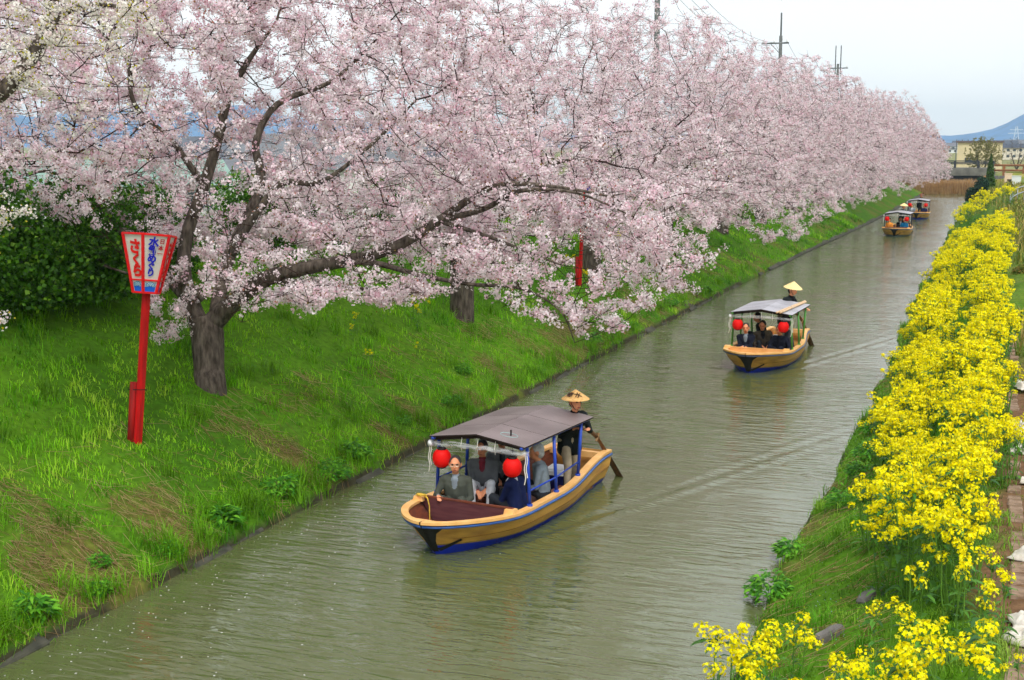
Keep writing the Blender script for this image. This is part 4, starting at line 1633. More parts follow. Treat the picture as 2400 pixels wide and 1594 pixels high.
        if style['rails']:
            mb = MB()
            pts = []
            for i, yp in enumerate(ys):
                xx, tx, z = tops[(side, i)]
                pts.append((xx * .8 + tx * .2, yp, z + .26))
            mb.tube(pts, .015, 6)
            mb.build('side_rail', post, root, smooth=True)
    for yp in (ys[0] - .05, ys[-1] + .05):
        mb = MB()
        mb.tube([(-.76, yp, ZE + .02), (0, yp, ZE + .085), (.76, yp, ZE + .02)], .02, 6)
        mb.build('cross_beam', post if yp > 3 else ROOF_U, root, smooth=True)
    y0, y1 = ys[0] - .2, ys[-1] + .36
    n = 3
    for side in (-1, 1):
        for k in range(n):
            a = y0 + (y1 - y0) * k / n + .004
            b = y0 + (y1 - y0) * (k + 1) / n - .004
            e = .82
            top = [(0.0 + side * .002, a, ZE + .155), (side * e, a, ZE + .04), (side * e, b, ZE + .04), (side * .002, b, ZE + .155)]
            bot = [(p[0], p[1], p[2] - .022) for p in top]
            mb = MB()
            f = [(0, 1, 2, 3), (7, 6, 5, 4), (0, 4, 5, 1), (1, 5, 6, 2), (2, 6, 7, 3), (3, 7, 4, 0)]
            if side > 0:
                f = [tuple(reversed(q)) for q in f]
            f = [tuple(reversed(q)) for q in f]
            mb.add(top + bot, f[:1])
            mb.cur = 1
            mb.add(top + bot, f[1:])
            mb.build('roof_panel', [style['roof'], ROOF_U], root)
    for yb in (y0 + .1, (y0 + y1) / 2, y1 - .1):
        mb = MB()
        for side in (-1, 1):
            mb.add([(0, yb - .03, ZE + .128), (side * .76, yb - .03, ZE + .02), (side * .76, yb - .03, ZE - .03), (0, yb - .03, ZE + .075), (0, yb + .03, ZE + .128), (side * .76, yb + .03, ZE + .02), (side * .76, yb + .03, ZE - .03), (0, yb + .03, ZE + .075)],
                   [(0, 1, 2, 3), (7, 6, 5, 4), (3, 2, 6, 7)])
        mb.build('rafter', ROOF_U, root)
    # rolled clear curtain across the front
    mb = MB()
    rr = random.Random(int(bt))
    pts = [(-.84 + 1.68 * i / 14, ys[0] - .13 + rr.uniform(-.008, .008), ZE - .085 + rr.uniform(-.01, .01) + .02 * math.sin(i / 14 * PI)) for i in range(15)]
    mb.tube(pts, [.042 + rr.uniform(-.008, .008) for _ in pts], 9)
    mb.build('rolled_curtain', VINYL, root, smooth=True)
    mb = MB()
    mb.tube([(-.86, ys[0] - .13, ZE - .085), (-.8, ys[0] - .13, ZE - .085)], .05, 10)
    mb.build('curtain_end_cap', WHITE_PL, root, smooth=True)
    for x in (-.86, .8):
        mb = MB()
        pts = [(x + .012 * math.sin(i * 1.3), ys[0] - .14, ZE - .1 - .055 * i) for i in range(9)]
        mb.tube(pts, .008, 5)
        mb.tube([(p[0] + .03, p[1], p[2]) for p in pts[:7]], .008, 5)
        mb.build('curtain_cord', ROPE_W, root)
    for x in (-.28, 0.0, .3):
        mb = MB()
        mb.tube([(x, ys[0] - .13, ZE + .06), (x + .01, ys[0] - .18, ZE - .05), (x, ys[0] - .14, ZE - .14)], .005, 4)
        mb.build('curtain_tie', ROPE_W, root)
    return root


def boat_world(root, p):
    return root.matrix_basis @ Vector(p)


def lantern(root, x, label, z=1.08, r=.145, y=1.62):
    p = boat_world(root, (x, y, z))
    e = empty('paper_lantern', (p.x, p.y, p.z))
    tag(e, label, 'lantern', 'round red lanterns on the boats')
    prof = []
    nr = 22
    for i in range(nr + 1):
        a = -PI / 2 * .86 + PI * .86 * i / nr
        rr = r * (abs(math.cos(a)) ** .72)
        rr *= 1 - (.035 if i % 2 else 0)
        prof.append((rr, r * 1.0 * math.sin(a)))
    MB().lathe(prof, n=28).build('paper_shell', LANT_R, e, smooth=True)
    zt = r * math.sin(PI / 2 * .86)
    MB().lathe([(0, -zt - .012), (.062, -zt - .012), (.066, -zt + .012), (.0, -zt + .012)], n=18).build('lower_ring', LANT_K, e, smooth=True)
    MB().lathe([(0, zt + .018), (.066, zt + .018), (.07, zt - .012), (.0, zt - .012)][::-1], n=18).build('upper_ring', LANT_K, e, smooth=True)
    mb = MB()
    mb.tube([(-.05, 0, zt), (0, 0, zt + .09), (.05, 0, zt)], .005, 5)
    mb.tube([(0, 0, zt + .085), (0, 0, zt + .16)], .004, 5)
    mb.build('hanger', LANT_K, e)
    return e


boat_a = make_boat(dict(at=BOATS[0], post=BLUE_P, bottom=BLUE_BOT, strip=BLUE_STRIP, roof=ROOF_G, rails=True, boot=.80,
                        label='yellow tour boat with blue posts and a brown-grey roof, nearest of the four'))
boat_b = make_boat(dict(at=BOATS[1], post=GREEN_P, bottom=BLUE_BOT, strip=M('grey_blue_strip', S(86, 98, 130), rough=.5), roof=ROOF_L, rails=False, boot=.84, bulkhead=CAP_O, capo=True, inner=M('inner_boards_orange', S(222, 150, 88), rough=.5, scale=4, var=.15), bh=.02,
                        label='yellow tour boat with green posts and bamboo poles on its roof, second of the four'))
boat_c = make_boat(dict(at=BOATS[2], post=DARK_P, bottom=GREYB_BOT, strip=M('grey_blue_strip', (0, 0, 0)), roof=ROOF_L, rails=False, boot=.9,
                        label='small far tour boat with dark posts and an orange-shirted passenger, third of the four'))
boat_d = make_boat(dict(at=BOATS[3], post=DARK_P, bottom=BLUE_BOT, strip=M('grey_blue_strip', (0, 0, 0)), roof=ROOF_L, rails=False, boot=.86,
                        label='farthest of the four tour boats, its boatman in a brown hat'))
for b, nm in ((boat_a, 'nearest boat'), (boat_b, 'green-posted boat'), (boat_c, 'third boat'), (boat_d, 'farthest boat')):
    lantern(b, -.62, 'round red paper lantern on the grassy-bank side of the ' + nm)
    lantern(b, .60, 'round red paper lantern on the flower-bank side of the ' + nm)

# bamboo poles lying on the second boat's roof
BAMBOO = M('pale_bamboo', S(230, 200, 160), rough=.5, scale=5, col2=S(206, 168, 126), stretch=(3, 1, 3))
for i, (x0, x1, lb) in enumerate([(.47, .60, 'pale bamboo pole lying on the roof of the green-posted boat, inner one'), (.56, .66, 'pale bamboo pole lying on the roof of the green-posted boat, outer one')]):
    e = empty('bamboo_pole', boat_world(boat_b, (x0, 1.35, 1.49)), boat_b.rotation_euler.z)
    mb = MB()
    L = 3.0 - .2 * i
    pts, rs = [], []
    for k in range(13):
        f = k / 12
        for d, rr_k in ((0, .026), (.012, .03), (.024, .026)):
            pts.append(((x1 - x0) * f, L * f + d, .0 - .03 * f))
            rs.append(rr_k)
    mb.tube(pts, rs, 8)
    mb.build('culm', BAMBOO, e, smooth=True)
    mb = MB()
    mb.lathe([(.034, -.02), (.036, 0), (.034, .02)], n=10)
    o = mb.build('tie', ROPE_W, e)
    o.location = ((x1 - x0) * .45, L * .45, -.012)
    o.rotation_euler = (PI / 2, 0, 0)
    tag(e, lb, 'pole', 'bamboo poles on the roof')

# bow mooring rope of the first boat
e = empty('mooring_rope', boat_world(boat_a, (-.72, 1.2, .55)), boat_a.rotation_euler.z)
tag(e, 'yellow mooring rope coiled on the bow corner of the nearest boat', 'rope')
mb = MB()
rq = random.Random(2)
pts = [(.085 * math.cos(i * .7) * rq.uniform(.6, 1.1), .07 * math.sin(i * .7) * rq.uniform(.6, 1.1), .005 * (i % 9) + rq.uniform(0, .03)) for i in range(40)]
mb.tube(pts, .011, 5)
mb.build('coil', ROPE_Y, e, smooth=True)
mb = MB()
mb.tube([(.05, -.02, .03), (.12, -.04, .02), (.16, -.05, -.1), (.17, -.06, -.3), (.19, -.1, -.46)], .009, 5)
mb.build('hanging_end', ROPE_Y, e, smooth=True)

# cooler box in the stern of the first boat
e = empty('cooler_box', boat_world(boat_a, (.12, 4.15, .075)), boat_a.rotation_euler.z + .1)
tag(e, 'navy cooler box with a white lid in the stern of the nearest boat', 'cooler box')
MB().box((0, 0, .15), (.36, .5, .3), taper=1.05).build('box_body', M('cooler_navy', S(22, 30, 84), rough=.4), e)
mb = MB(); mb.box((0, 0, .335), (.4, .54, .06), taper=.94); mb.box((0, 0, .375), (.28, .4, .02), taper=.9)
mb.build('lid', WHITE_PL, e)
e = empty('cooler_box', boat_world(boat_b, (-.1, 4.2, .075)), boat_b.rotation_euler.z + .1)
tag(e, 'cooler box with a pale lid in the stern of the green-posted boat', 'cooler box')
MB().box((0, 0, .15), (.36, .5, .3), taper=1.05).build('box_body', M('cooler_grey', S(70, 84, 90), rough=.4), e)
mb = MB(); mb.box((0, 0, .335), (.4, .54, .06), taper=.94); mb.box((0, 0, .375), (.28, .4, .02), taper=.9)
mb.build('lid', WHITE_PL, e)
# scribbled string and clip on the first roof
e = empty('roof_string', boat_world(boat_a, (.42, 1.95, 1.475)), boat_a.rotation_euler.z)
tag(e, 'pale string with a small dark clip lying on the brown-grey roof', 'string')
mb = MB()
mb.tube([(.28 * math.cos(a) * .5 - .05, .10 * math.sin(a), -.037 * math.cos(a) * .5 * .28 / .28 + .004) for a in [i * .45 for i in range(15)]], .004, 4)
mb.build('loop', M('pale_teal_string', S(170, 206, 206), rough=.6), e)
MB().box((-.02, 0, .04), (.018, .02, .09)).build('clip', LANT_K, e)
# sculling oars
OAR = M('worn_oar_wood', S(128, 92, 62), rough=.7, scale=6, col2=S(92, 66, 46), bump=.4, bscale=20, stretch=(4, 1, 4))


def oar(root, label, hand, mid, tail):
    p = boat_world(root, mid)
    e = empty('sculling_oar', p, root.rotation_euler.z)
    tag(e, label, 'oar', 'sculling oars of the boatmen')
    h = Vector(hand) - Vector(mid); t_ = Vector(tail) - Vector(mid)
    mb = MB()
    mb.tube([h, h * .6 + Vector((0, 0, .06)), h * .25 + Vector((0, 0, .07)), (0, 0, 0)], [.026, .03, .034, .04], 8)
    mb.build('loom', OAR, e, smooth=True)
    mb = MB()
    d = t_.normalized(); s = d.cross(Vector((0, 0, 1))).normalized(); u = s.cross(d)
    pts = []
    for f, w, th in [(-.06, .04, .04), (.15, .05, .03), (.4, .08, .02), (1, .095, .012)]:
        c = t_ * f
        pts.append([c - s * w, c + u * th, c + s * w, c - u * th])
    vs_ = [q for r in pts for q in r]
    fs = [(i * 4 + k, i * 4 + (k + 1) % 4, i * 4 + 4 + (k + 1) % 4, i * 4 + 4 + k) for i in range(3) for k in range(4)] + [(0, 1, 2, 3), (15, 14, 13, 12)]
    mb.add(vs_, fs)
    mb.build('blade', OAR, e)
    mb = MB()
    mb.tube([(0, -.05, -.06), (.03, 0, .07), (-.03, .06, .05), (0, .03, -.07)], .022, 6)
    mb.build('lashing', M('lashing_rope', S(150, 118, 84), rough=.9), e)
    return e


oar(boat_a, 'brown sculling oar with lashed joint at the stern of the nearest boat', (.20, 4.35, 1.12), (.40, 5.12, .80), (.62, 5.75, -.12))
oar(boat_b, 'pale sculling oar at the stern of the green-posted boat', (.22, 4.35, 1.12), (.38, 5.15, .80), (.6, 5.8, -.12))
oar(boat_c, 'far sculling oar at the stern of the third boat', (.22, 4.35, 1.12), (.38, 5.15, .80), (.6, 5.8, -.12))


# ------------------------------------------------------------------ people
SKIN = M('skin', S(226, 152, 112), rough=.55, var=.06, scale=10, spec=.3)
SKIN_LIP = M('lips', S(160, 84, 74), rough=.5)
EYE_D = M('eye_dark', S(36, 26, 24), rough=.3)
HAIRM = {'black': M('hair_black', S(30, 28, 30), rough=.55, scale=30, var=.4), 'grey': M('hair_grey', S(188, 190, 192), rough=.6, scale=30, var=.2), 'dark': M('hair_dark_grey', S(58, 56, 58), rough=.6, scale=30, var=.35)}
SHOE = M('dark_shoes', S(28, 24, 24), rough=.5)


def cloth_m(name, c, bump=.25):
    return M('cloth_' + name, c, rough=.85, var=.14, scale=9, bump=bump, bscale=14, spec=.1)


_ico = None


def ico():
    global _ico
    if _ico is None:
        bm = bmesh.new()
        bmesh.ops.create_icosphere(bm, subdivisions=2, radius=1.0)
        _ico = (np.array([v.co[:] for v in bm.verts]), np.array([[v.index for v in f.verts] for f in bm.faces]))
        bm.free()
    return _ico


class Body:
    def __init__(self):
        self.prims = []

    def cap(self, a, b, ra, rb, lab):
        self.prims.append(('c', np.array(a, float), np.array(b, float), ra, rb, lab))

    def ell(self, c, r, lab, rot=None):
        self.prims.append(('e', np.array(c, float), np.array(r, float), np.eye(3) if rot is None else np.array(rot), 0, lab))

    def raw(self):
        V0, F0 = ico()
        VV, FF, o = [], [], 0
        for p in self.prims:
            if p[0] == 'c':
                _, a, b, ra, rb, _l = p
                d = b - a
                L = np.linalg.norm(d)
                d = d / L if L > 1e-6 else np.array([0, 0, 1.0])
                s = V0 @ d
                V = np.where((s > 0)[:, None], b + V0 * rb, a + V0 * ra)
            else:
                _, c, r, R, _z, _l = p
                V = c + (V0 * r) @ R.T
            VV.append(V); FF.append(F0 + o); o += len(V)
        return np.concatenate(VV), np.concatenate(FF)

    def label(self, P):
        best = np.full(len(P), 1e9)
        lab = np.zeros(len(P), int)
        for p in self.prims:
            if p[0] == 'c':
                _, a, b, ra, rb, l = p
                ab = b - a
                t = np.clip(((P - a) @ ab) / (ab @ ab + 1e-12), 0, 1)
                d = np.linalg.norm(P - (a + t[:, None] * ab), axis=1) - (ra + (rb - ra) * t)
            else:
                _, c, r, R, _z, l = p
                q = (P - c) @ R / r
                k = np.linalg.norm(q, axis=1)
                g = np.linalg.norm(q / r, axis=1)
                d = k * (k - 1) / (g + 1e-9)
            m = d < best
            best[m] = d[m]
            lab[m] = l
        return lab


L_TOP, L_SHIRT, L_SKIN, L_HAIR, L_LEG, L_SHOE, L_LIP, L_EYE = range(8)
PEOPLE = []


def ik(a, c, l1, l2, hint):
    a, c, hint = Vector(a), Vector(c), Vector(hint)
    d = c - a
    L = min(d.length, (l1 + l2) * .985)
    dn = d.normalized()
    k = (l1 * l1 - l2 * l2 + L * L) / (2 * L)
    h = math.sqrt(max(l1 * l1 - k * k, 0))
    hp = hint - dn * hint.dot(dn)
    hp = hp.normalized() if hp.length > 1e-6 else dn.orthogonal().normalized()
    return a + dn * k + hp * h, a + dn * L


def hand(B, w, d, up, side, curl=.5):
    """Palm, four fingers and a thumb at wrist w pointing along d; up = back of the hand."""
    w, d, up = Vector(w), Vector(d).normalized(), Vector(up)
    up = (up - d * up.dot(d)).normalized()
    s = d.cross(up) * side                       # towards the thumb
    R = np.array([list(s), list(d), list(up)]).T
    B.cap(w, w + d * .03, .026, .027, L_SKIN)
    B.ell(w + d * .055, (.041, .052, .019), L_SKIN, R)
    for i, (o, L) in enumerate([(.029, .064), (.010, .074), (-.010, .068), (-.029, .052)]):
        b = w + d * .095 + s * o
        k = b + d * (L * .5) - up * (.014 * curl)
        e = k + (d * (1 - .75 * curl) - up * (.9 * curl)).normalized() * (L * .55)
        B.cap(b - d * .02, k, .0105, .0098, L_SKIN)
        B.cap(k, e, .0098, .008, L_SKIN)
    b = w + d * .03 + s * .03
    k = b + (d * .7 + s * .55 - up * .25) * .045
    e = k + (d * .9 + s * .1 - up * .4 * curl).normalized() * .035
    B.cap(b, k, .0125, .011, L_SKIN)
    B.cap(k, e, .011, .009, L_SKIN)


def person(label, loc, facing, top, shirt, legs, hair='dark', seated=True, lean=(0.1, 0.0), head=(0, 0, 0), handR=None, handL=None, hat=None, vox=.0125, seat_h=.2, glasses=False, tie=None, sc=1.0, coat=0.0, group='people in the boats', hat_text=False, feet=None, elbowR=None, elbowL=None, name='person', hat_mat=None, curl=.55):
    """Local frame: +y is where the person faces, origin on the seat (or on the ground when standing)."""
    B = Body()
    pz = 0.09 if seated else .86
    lf, ls = lean

    def T(p):                                     # torso lean about the pelvis
        p = Vector(p)
        v = Vector((p.x, p.y, p.z))
        m = Matrix.Rotation(-lf, 3, 'X') @ Matrix.Rotation(ls, 3, 'Y')
        return m @ v + Vector((0, 0, pz))
    # torso
    B.cap((-.085, 0, pz), (.085, 0, pz), .125, .125, L_LEG)
    for sx in (-1, 1):
        B.cap(T((sx * .07, 0, .06)), T((sx * .085, 0, .36)), .118, .125, L_TOP)
        B.cap(T((sx * .06, .01, .42)), T((sx * .165, -.005, .425)), .10, .078, L_TOP)
    B.ell(T((0, .02, .25)), (.14, .125, .2), L_TOP, np.array((Matrix.Rotation(-lf, 3, 'X') @ Matrix.Rotation(ls, 3, 'Y'))))
    if coat > 0:
        B.cap((-.07, 0, pz + .02), (-.085, .01, pz - coat), .135, .13, L_TOP)
        B.cap((.07, 0, pz + .02), (.085, .01, pz - coat), .135, .13, L_TOP)
    B.cap(T((0, .07, .455)), T((0, .107, .24)), .064, .03, L_SHIRT)
    if tie is not None:
        B.cap(T((0, .128, .42)), T((0, .148, .16)), .018, .03, 8)
    B.cap(T((0, .0, .47)), T((0, .01, .515)), .066, .062, L_SHIRT)
    B.cap(T((0, .0, .48)), T((0, .02, .58)), .054, .052, L_SKIN)
    # head
    hy, hp, hr = head
    HR = Matrix.Rotation(hy, 3, 'Z') @ Matrix.Rotation(-hp - lf * .35, 3, 'X') @ Matrix.Rotation(hr, 3, 'Y')
    nk = T((0, .025, .565))
    HK = 1.17
    H = lambda x, y, z: nk + HR @ (Vector((x, y, z)) * HK)
    hs = lambda *r: tuple(v * HK for v in r)
    Hn = np.array(HR)
    B.ell(H(0, .0, .115), hs(.074, .093, .104), L_SKIN, Hn)
    B.ell(H(0, .028, .06), hs(.056, .066, .07), L_SKIN, Hn)          # jaw
    B.cap(H(0, .088, .105), H(0, .106, .078), .013, .018, L_SKIN)   # nose
    B.ell(H(0, .083, .131), hs(.05, .016, .012), L_SKIN, Hn)          # brow
    for sx in (-1, 1):
        B.ell(H(sx * .077, -.004, .1), hs(.012, .022, .033), L_SKIN, Hn)
        B.ell(H(sx * .03, .0855, .115), hs(.016, .009, .0075), L_EYE, Hn)
        B.cap(H(sx * .016, .098, .136), H(sx * .046, .087, .139), .005, .005, L_HAIR)
    B.ell(H(0, .088, .044), hs(.026, .011, .0085), L_LIP, Hn)
    B.ell(H(0, -.014, .135), hs(.081, .093, .093), L_HAIR, Hn)
    B.ell(H(0, -.045, .085), hs(.074, .058, .075), L_HAIR, Hn)
    # arms
    wr = []
    for sx, tgt, eh in ((1, handR, elbowR), (-1, handL, elbowL)):
        sh = T((sx * .195, -.005, .425))
        if tgt is None:
            tgt = (sx * .11, .30, pz + .10) if seated else (sx * .25, .12, pz - .12)
        hint = eh or (sx * .55, -.5, -.75)
        el, w = ik(sh, tgt, .27, .245, hint)
        B.cap(sh, el, .062, .05, L_TOP)
        B.cap(el, el * .12 + w * .88, .051, .042, L_TOP)
        B.cap(el * .2 + w * .8, w, .036, .03, L_SHIRT)
        fd = (w - el).normalized()
        hand(B, w, fd + Vector((0, 0, -.25 if seated else -.1)), (0, 0, 1) if abs(fd.z) < .8 else (0, -1, 0), -sx, curl)
    # legs
    for sx in (-1, 1):
        hip = Vector((sx * .09, 0.0, pz))
        if seated:
            ank = Vector((sx * .13, .40, -seat_h + .08)) if feet is None else Vector(feet[0 if sx < 0 else 1])
            kn, ank = ik(hip, ank, .42, .40, (sx * .15, .5, 1))
        else:
            ank = Vector((sx * .12, .02, .09)) if feet is None else Vector(feet[0 if sx < 0 else 1])
            kn, ank = ik(hip, ank, .41, .40, (0, 1, 0.1))
        B.cap(hip, kn, .098, .072, L_LEG)
        B.cap(kn, ank, .072, .055, L_LEG)
        B.cap(ank + Vector((0, -.02, -.04)), ank + Vector((0, .13, -.05)), .042, .036, L_SHOE)
    mats = [top, shirt, SKIN, HAIRM[hair], legs, SHOE, SKIN_LIP, EYE_D, tie or shirt]
    V, F = B.raw()
    me = np_mesh(name, V, F)
    tmp = bpy.data.objects.new('tmp', me)
    COL.objects.link(tmp)
    md = tmp.modifiers.new('r', 'REMESH')
    md.mode = 'VOXEL'
    md.voxel_size = vox
    m2 = tmp.modifiers.new('s', 'SMOOTH')
    m2.factor = .5
    m2.iterations = 2
    PEOPLE.append((tmp, B, mats, label, loc, facing, sc, group, name, hat, H, HR, glasses, hat_text, hat_mat))


HAT_S = M('straw_hat', S(232, 190, 124), rough=.8, scale=26, col2=S(212, 160, 96), bump=.4, bscale=60)
HAT_Y = M('straw_hat_pale', S(240, 212, 150), rough=.8, scale=26, var=.12)
HAT_B = M('straw_hat_brown', S(112, 74, 56), rough=.8, scale=26, var=.2)
INK = M('ink', S(60, 40, 26), rough=.7)


def text_mesh(s, size, extrude=.001, offset=0.0):
    cu = bpy.data.curves.new('lettering', 'FONT')
    cu.body = s
    cu.size = size
    cu.extrude = extrude
    cu.offset = offset
    cu.align_x = 'CENTER'
    cu.align_y = 'CENTER'
    cu.resolution_u = 3
    ob = bpy.data.objects.new('lettering_tmp', cu)
    COL.objects.link(ob)
    bpy.context.view_layer.update()
    me = bpy.data.meshes.new_from_object(ob.evaluated_get(bpy.context.evaluated_depsgraph_get()))
    bpy.data.objects.remove(ob)
    bpy.data.curves.remove(cu)
    return me


def finish_people():
    bpy.context.view_layer.update()
    dg = bpy.context.evaluated_depsgraph_get()
    done = []
    for it in PEOPLE:
        done.append(bpy.data.meshes.new_from_object(it[0].evaluated_get(dg)))
    for it, me in zip(PEOPLE, done):
        tmp, B, mats, label, loc, facing, sc, group, name, hat, H, HR, glasses, hat_text, hat_mat = it
        bpy.data.objects.remove(tmp)
        n = len(me.polygons)
        c = np.empty(n * 3, np.float32)
        me.polygons.foreach_get('center', c)
        lab = B.label(c.reshape(-1, 3))
        me.materials.clear()
        for m in mats:
            me.materials.append(m)
        me.polygons.foreach_set('material_index', lab.astype(np.int32))
        me.polygons.foreach_set('use_smooth', np.ones(n, bool))
        o = link(name, me)
        o.location = loc
        o.rotation_euler = (0, 0, facing)
        o.scale = (sc, sc, sc)
        tag(o, label, 'person', group)
        if hat:
            ang = HR.to_4x4()
            R, h = hat
            mb = MB()
            prof = [(R, -.01), (R * .97, 0), (R * .55, h * .46), (R * .2, h * .82), (.012, h * .99), (0, h)]
            mb.lathe(prof, n=26)
            mb.lathe([(0.01, h - .02), (R * .55, h * .42), (R * .97, -.012), (R, -.01)], n=26)
            ho = mb.build('straw_hat', hat_mat or HAT_S, o, smooth=False)
            p = H(0, 0, .155)
            ho.matrix_local = Matrix.Translation(p) @ ang @ Matrix.Scale(1.05, 4)
            mb = MB()
            for sx in (-1, 1):
                mb.tube([(sx * .082, .0, .0), (sx * .08, .02, -.07), (sx * .045, .05, -.135), (0, .06, -.15)], .005, 4)
            st = mb.build('chin_strap', HAIRM['black'], o)
            st.matrix_local = Matrix.Translation(p) @ ang @ Matrix.Scale(1.17, 4)
            if hat_text:
                sl = math.atan2(h, R)
                for ch, az in (('水', math.radians(hat_text)), ('郷', math.radians(hat_text - 62))):
                    tm = text_mesh(ch, .115, .0012, .002)
                    to = link('hat_lettering', tm, ho, INK)
                    # tangent frame of the cone at azimuth az
                    rad = Vector((math.cos(az), math.sin(az), 0))
                    tan = Vector((-math.sin(az), math.cos(az), 0))
                    upv = (-rad * math.cos(sl) + Vector((0, 0, 1)) * math.sin(sl)).normalized()
                    nrm = tan.cross(upv).normalized()
                    q = rad * (R * .56) + Vector((0, 0, h * .44)) + nrm * .011
                    to.matrix_local = Matrix(((tan.x, upv.x, nrm.x, q.x), (tan.y, upv.y, nrm.y, q.y), (tan.z, upv.z, nrm.z, q.z), (0, 0, 0, 1)))
        if glasses:
            mb = MB()
            for sx in (-1, 1):
                mb.tube([(sx * .033 + .026 * math.cos(a), .104 - .004 * abs(math.cos(a)), .112 + .019 * math.sin(a)) for a in [2 * PI * k / 12 for k in range(13)]], .0028, 4, cap=False)
                mb.tube([(sx * .058, .1, .115), (sx * .078, .0, .118)], .0028, 4)
            mb.tube([(-.008, .106, .115), (.008, .106, .115)], .0028, 4)
            g = mb.build('spectacles', M('spectacle_metal', S(200, 190, 170), rough=.3, metal=.6), o)
            g.matrix_local = Matrix.Translation(H(0, 0, 0)) @ HR.to_4x4() @ Matrix.Scale(1.17, 4)


def in_boat(root, x, y, z, face_deg):
    """Position in a boat and heading; face 180 looks to the bow, 90 to the grassy bank side (-x), -90 to the flower bank (+x), 0 aft."""
    p = boat_world(root, (x, y, z))
    return (p.x, p.y, p.z), root.rotation_euler.z + math.radians(face_deg)


C = cloth_m
olive, lightgrey, midgrey = C('olive_grey', S(76, 80, 72)), C('pale_grey_knit', S(128, 138, 148)), C('mid_grey', S(100, 104, 108))
charcoal, navy, black_c = C('charcoal', S(44, 48, 54)), C('navy', S(30, 40, 82)), C('black', S(24, 26, 30))
beige, white_c, tie_red = C('beige', S(178, 164, 140)), C('white', S(214, 220, 228)), C('maroon_check', S(120, 40, 54))
darkblue = C('dark_blue_black', S(26, 30, 44))
steel = C('steel_grey', S(122, 134, 144))
greyblack = C('happi_black', S(34, 40, 42))
tan = C('tan_brown', S(92, 84, 72))
orange_c, teal_c = C('orange', S(232, 150, 60)), C('teal_blue', S(24, 104, 150))

SEAT = .24
# --- first boat
l, f = in_boat(boat_a, -.42, 1.74, SEAT, 196)
person('man in olive grey jacket and spectacles, hand on the bulkhead of the nearest boat', l, f, olive, lightgrey, olive, 'dark', lean=(.16, 0), head=(.16, -.1, 0), handR=(.2, .38, .33), handL=(-.13, .30, .16), glasses=True)
l, f = in_boat(boat_a, -.40, 2.5, SEAT + .08, 205)
person('seated passenger in a grey jacket over a maroon shirt, hands on his lap', l, f, midgrey, tie_red, white_c, 'dark', lean=(.08, 0), head=(-.2, .1, 0), handR=(.06, .34, .16), handL=(-.08, .32, .18))
l, f = in_boat(boat_a, -.42, 3.15, SEAT + .08, 215)
person('seated passenger in a grey jacket, half behind the red lantern of the nearest boat', l, f, midgrey, charcoal, charcoal, 'dark', lean=(.1, 0), head=(-.2, .0, 0), vox=.017)
l, f = in_boat(boat_a, .47, 2.08, SEAT - .04, 88)
person('black-haired passenger in a navy jacket by the front post of the nearest boat', l, f, navy, white_c, charcoal, 'black', lean=(.2, 0), head=(.1, .1, 0), handR=(.05, .36, .1), handL=(-.08, .36, .1))
l, f = in_boat(boat_a, .5, 2.86, SEAT + .03, 112)
person('grey-haired passenger in a steel grey jacket by the middle post of the nearest boat', l, f, steel, lightgrey, charcoal, 'grey', lean=(.14, 0), head=(.1, 0, 0))
l, f = in_boat(boat_a, .34, 4.12, .085, 232)
person('boatman in black coat and lettered straw hat at the stern of the nearest boat', l, f, greyblack, black_c, beige, 'black', seated=False, lean=(.34, .0), head=(.1, -.12, 0), handR=(.16, .42, 1.12), handL=(-.12, .44, 1.1), hat=(.215, .135), coat=.16, hat_text=75, feet=[(-.12, -.14, .09), (.13, .2, .09)], sc=1.03)
# --- second boat
l, f = in_boat(boat_b, -.42, 1.78, SEAT, 188)
person('passenger in a navy suit with hands folded on the bow rail of the green-posted boat', l, f, darkblue, steel, darkblue, 'dark', lean=(.22, 0), head=(.05, -.08, 0), handR=(-.02, .40, .28), handL=(.03, .42, .30), vox=.014)
l, f = in_boat(boat_b, -.12, 2.5, SEAT + .04, 200)
person('passenger in a brown-grey coat in the middle of the green-posted boat', l, f, tan, charcoal, charcoal, 'black', lean=(.35, .1), head=(-.3, .1, 0), vox=.015)
l, f = in_boat(boat_b, -.25, 3.2, SEAT + .12, 120)
person('passenger in black turned away, behind the brown-grey coat in the green-posted boat', l, f, black_c, black_c, charcoal, 'black', lean=(.3, 0), head=(0, .1, 0), vox=.014)
l, f = in_boat(boat_b, .48, 1.95, SEAT, 168)
person('passenger in dark clothes with an arm over the side of the green-posted boat', l, f, darkblue, darkblue, darkblue, 'dark', lean=(.3, -.05), head=(.2, -.05, 0), handL=(-.36, .42, .16), handR=(.18, .44, .18), vox=.014)
l, f = in_boat(boat_b, .5, 3.0, SEAT, 110)
person('passenger in a grey jacket by the rear posts of the green-posted boat', l, f, C('dim_grey', S(72, 74, 80)), white_c, charcoal, 'dark', lean=(.15, 0), vox=.014)
l, f = in_boat(boat_b, .06, 4.2, .085, 250)
person('boatman in a black coat and beige trousers bending in profile, on the green-posted boat', l, f, greyblack, black_c, beige, 'black', seated=False, lean=(.32, 0), head=(.0, .05, 0), handR=(.02, .5, 1.05), handL=(-.18, .5, 1.05), hat=(.225, .15), hat_mat=HAT_Y, coat=.16, vox=.013, sc=1.13)
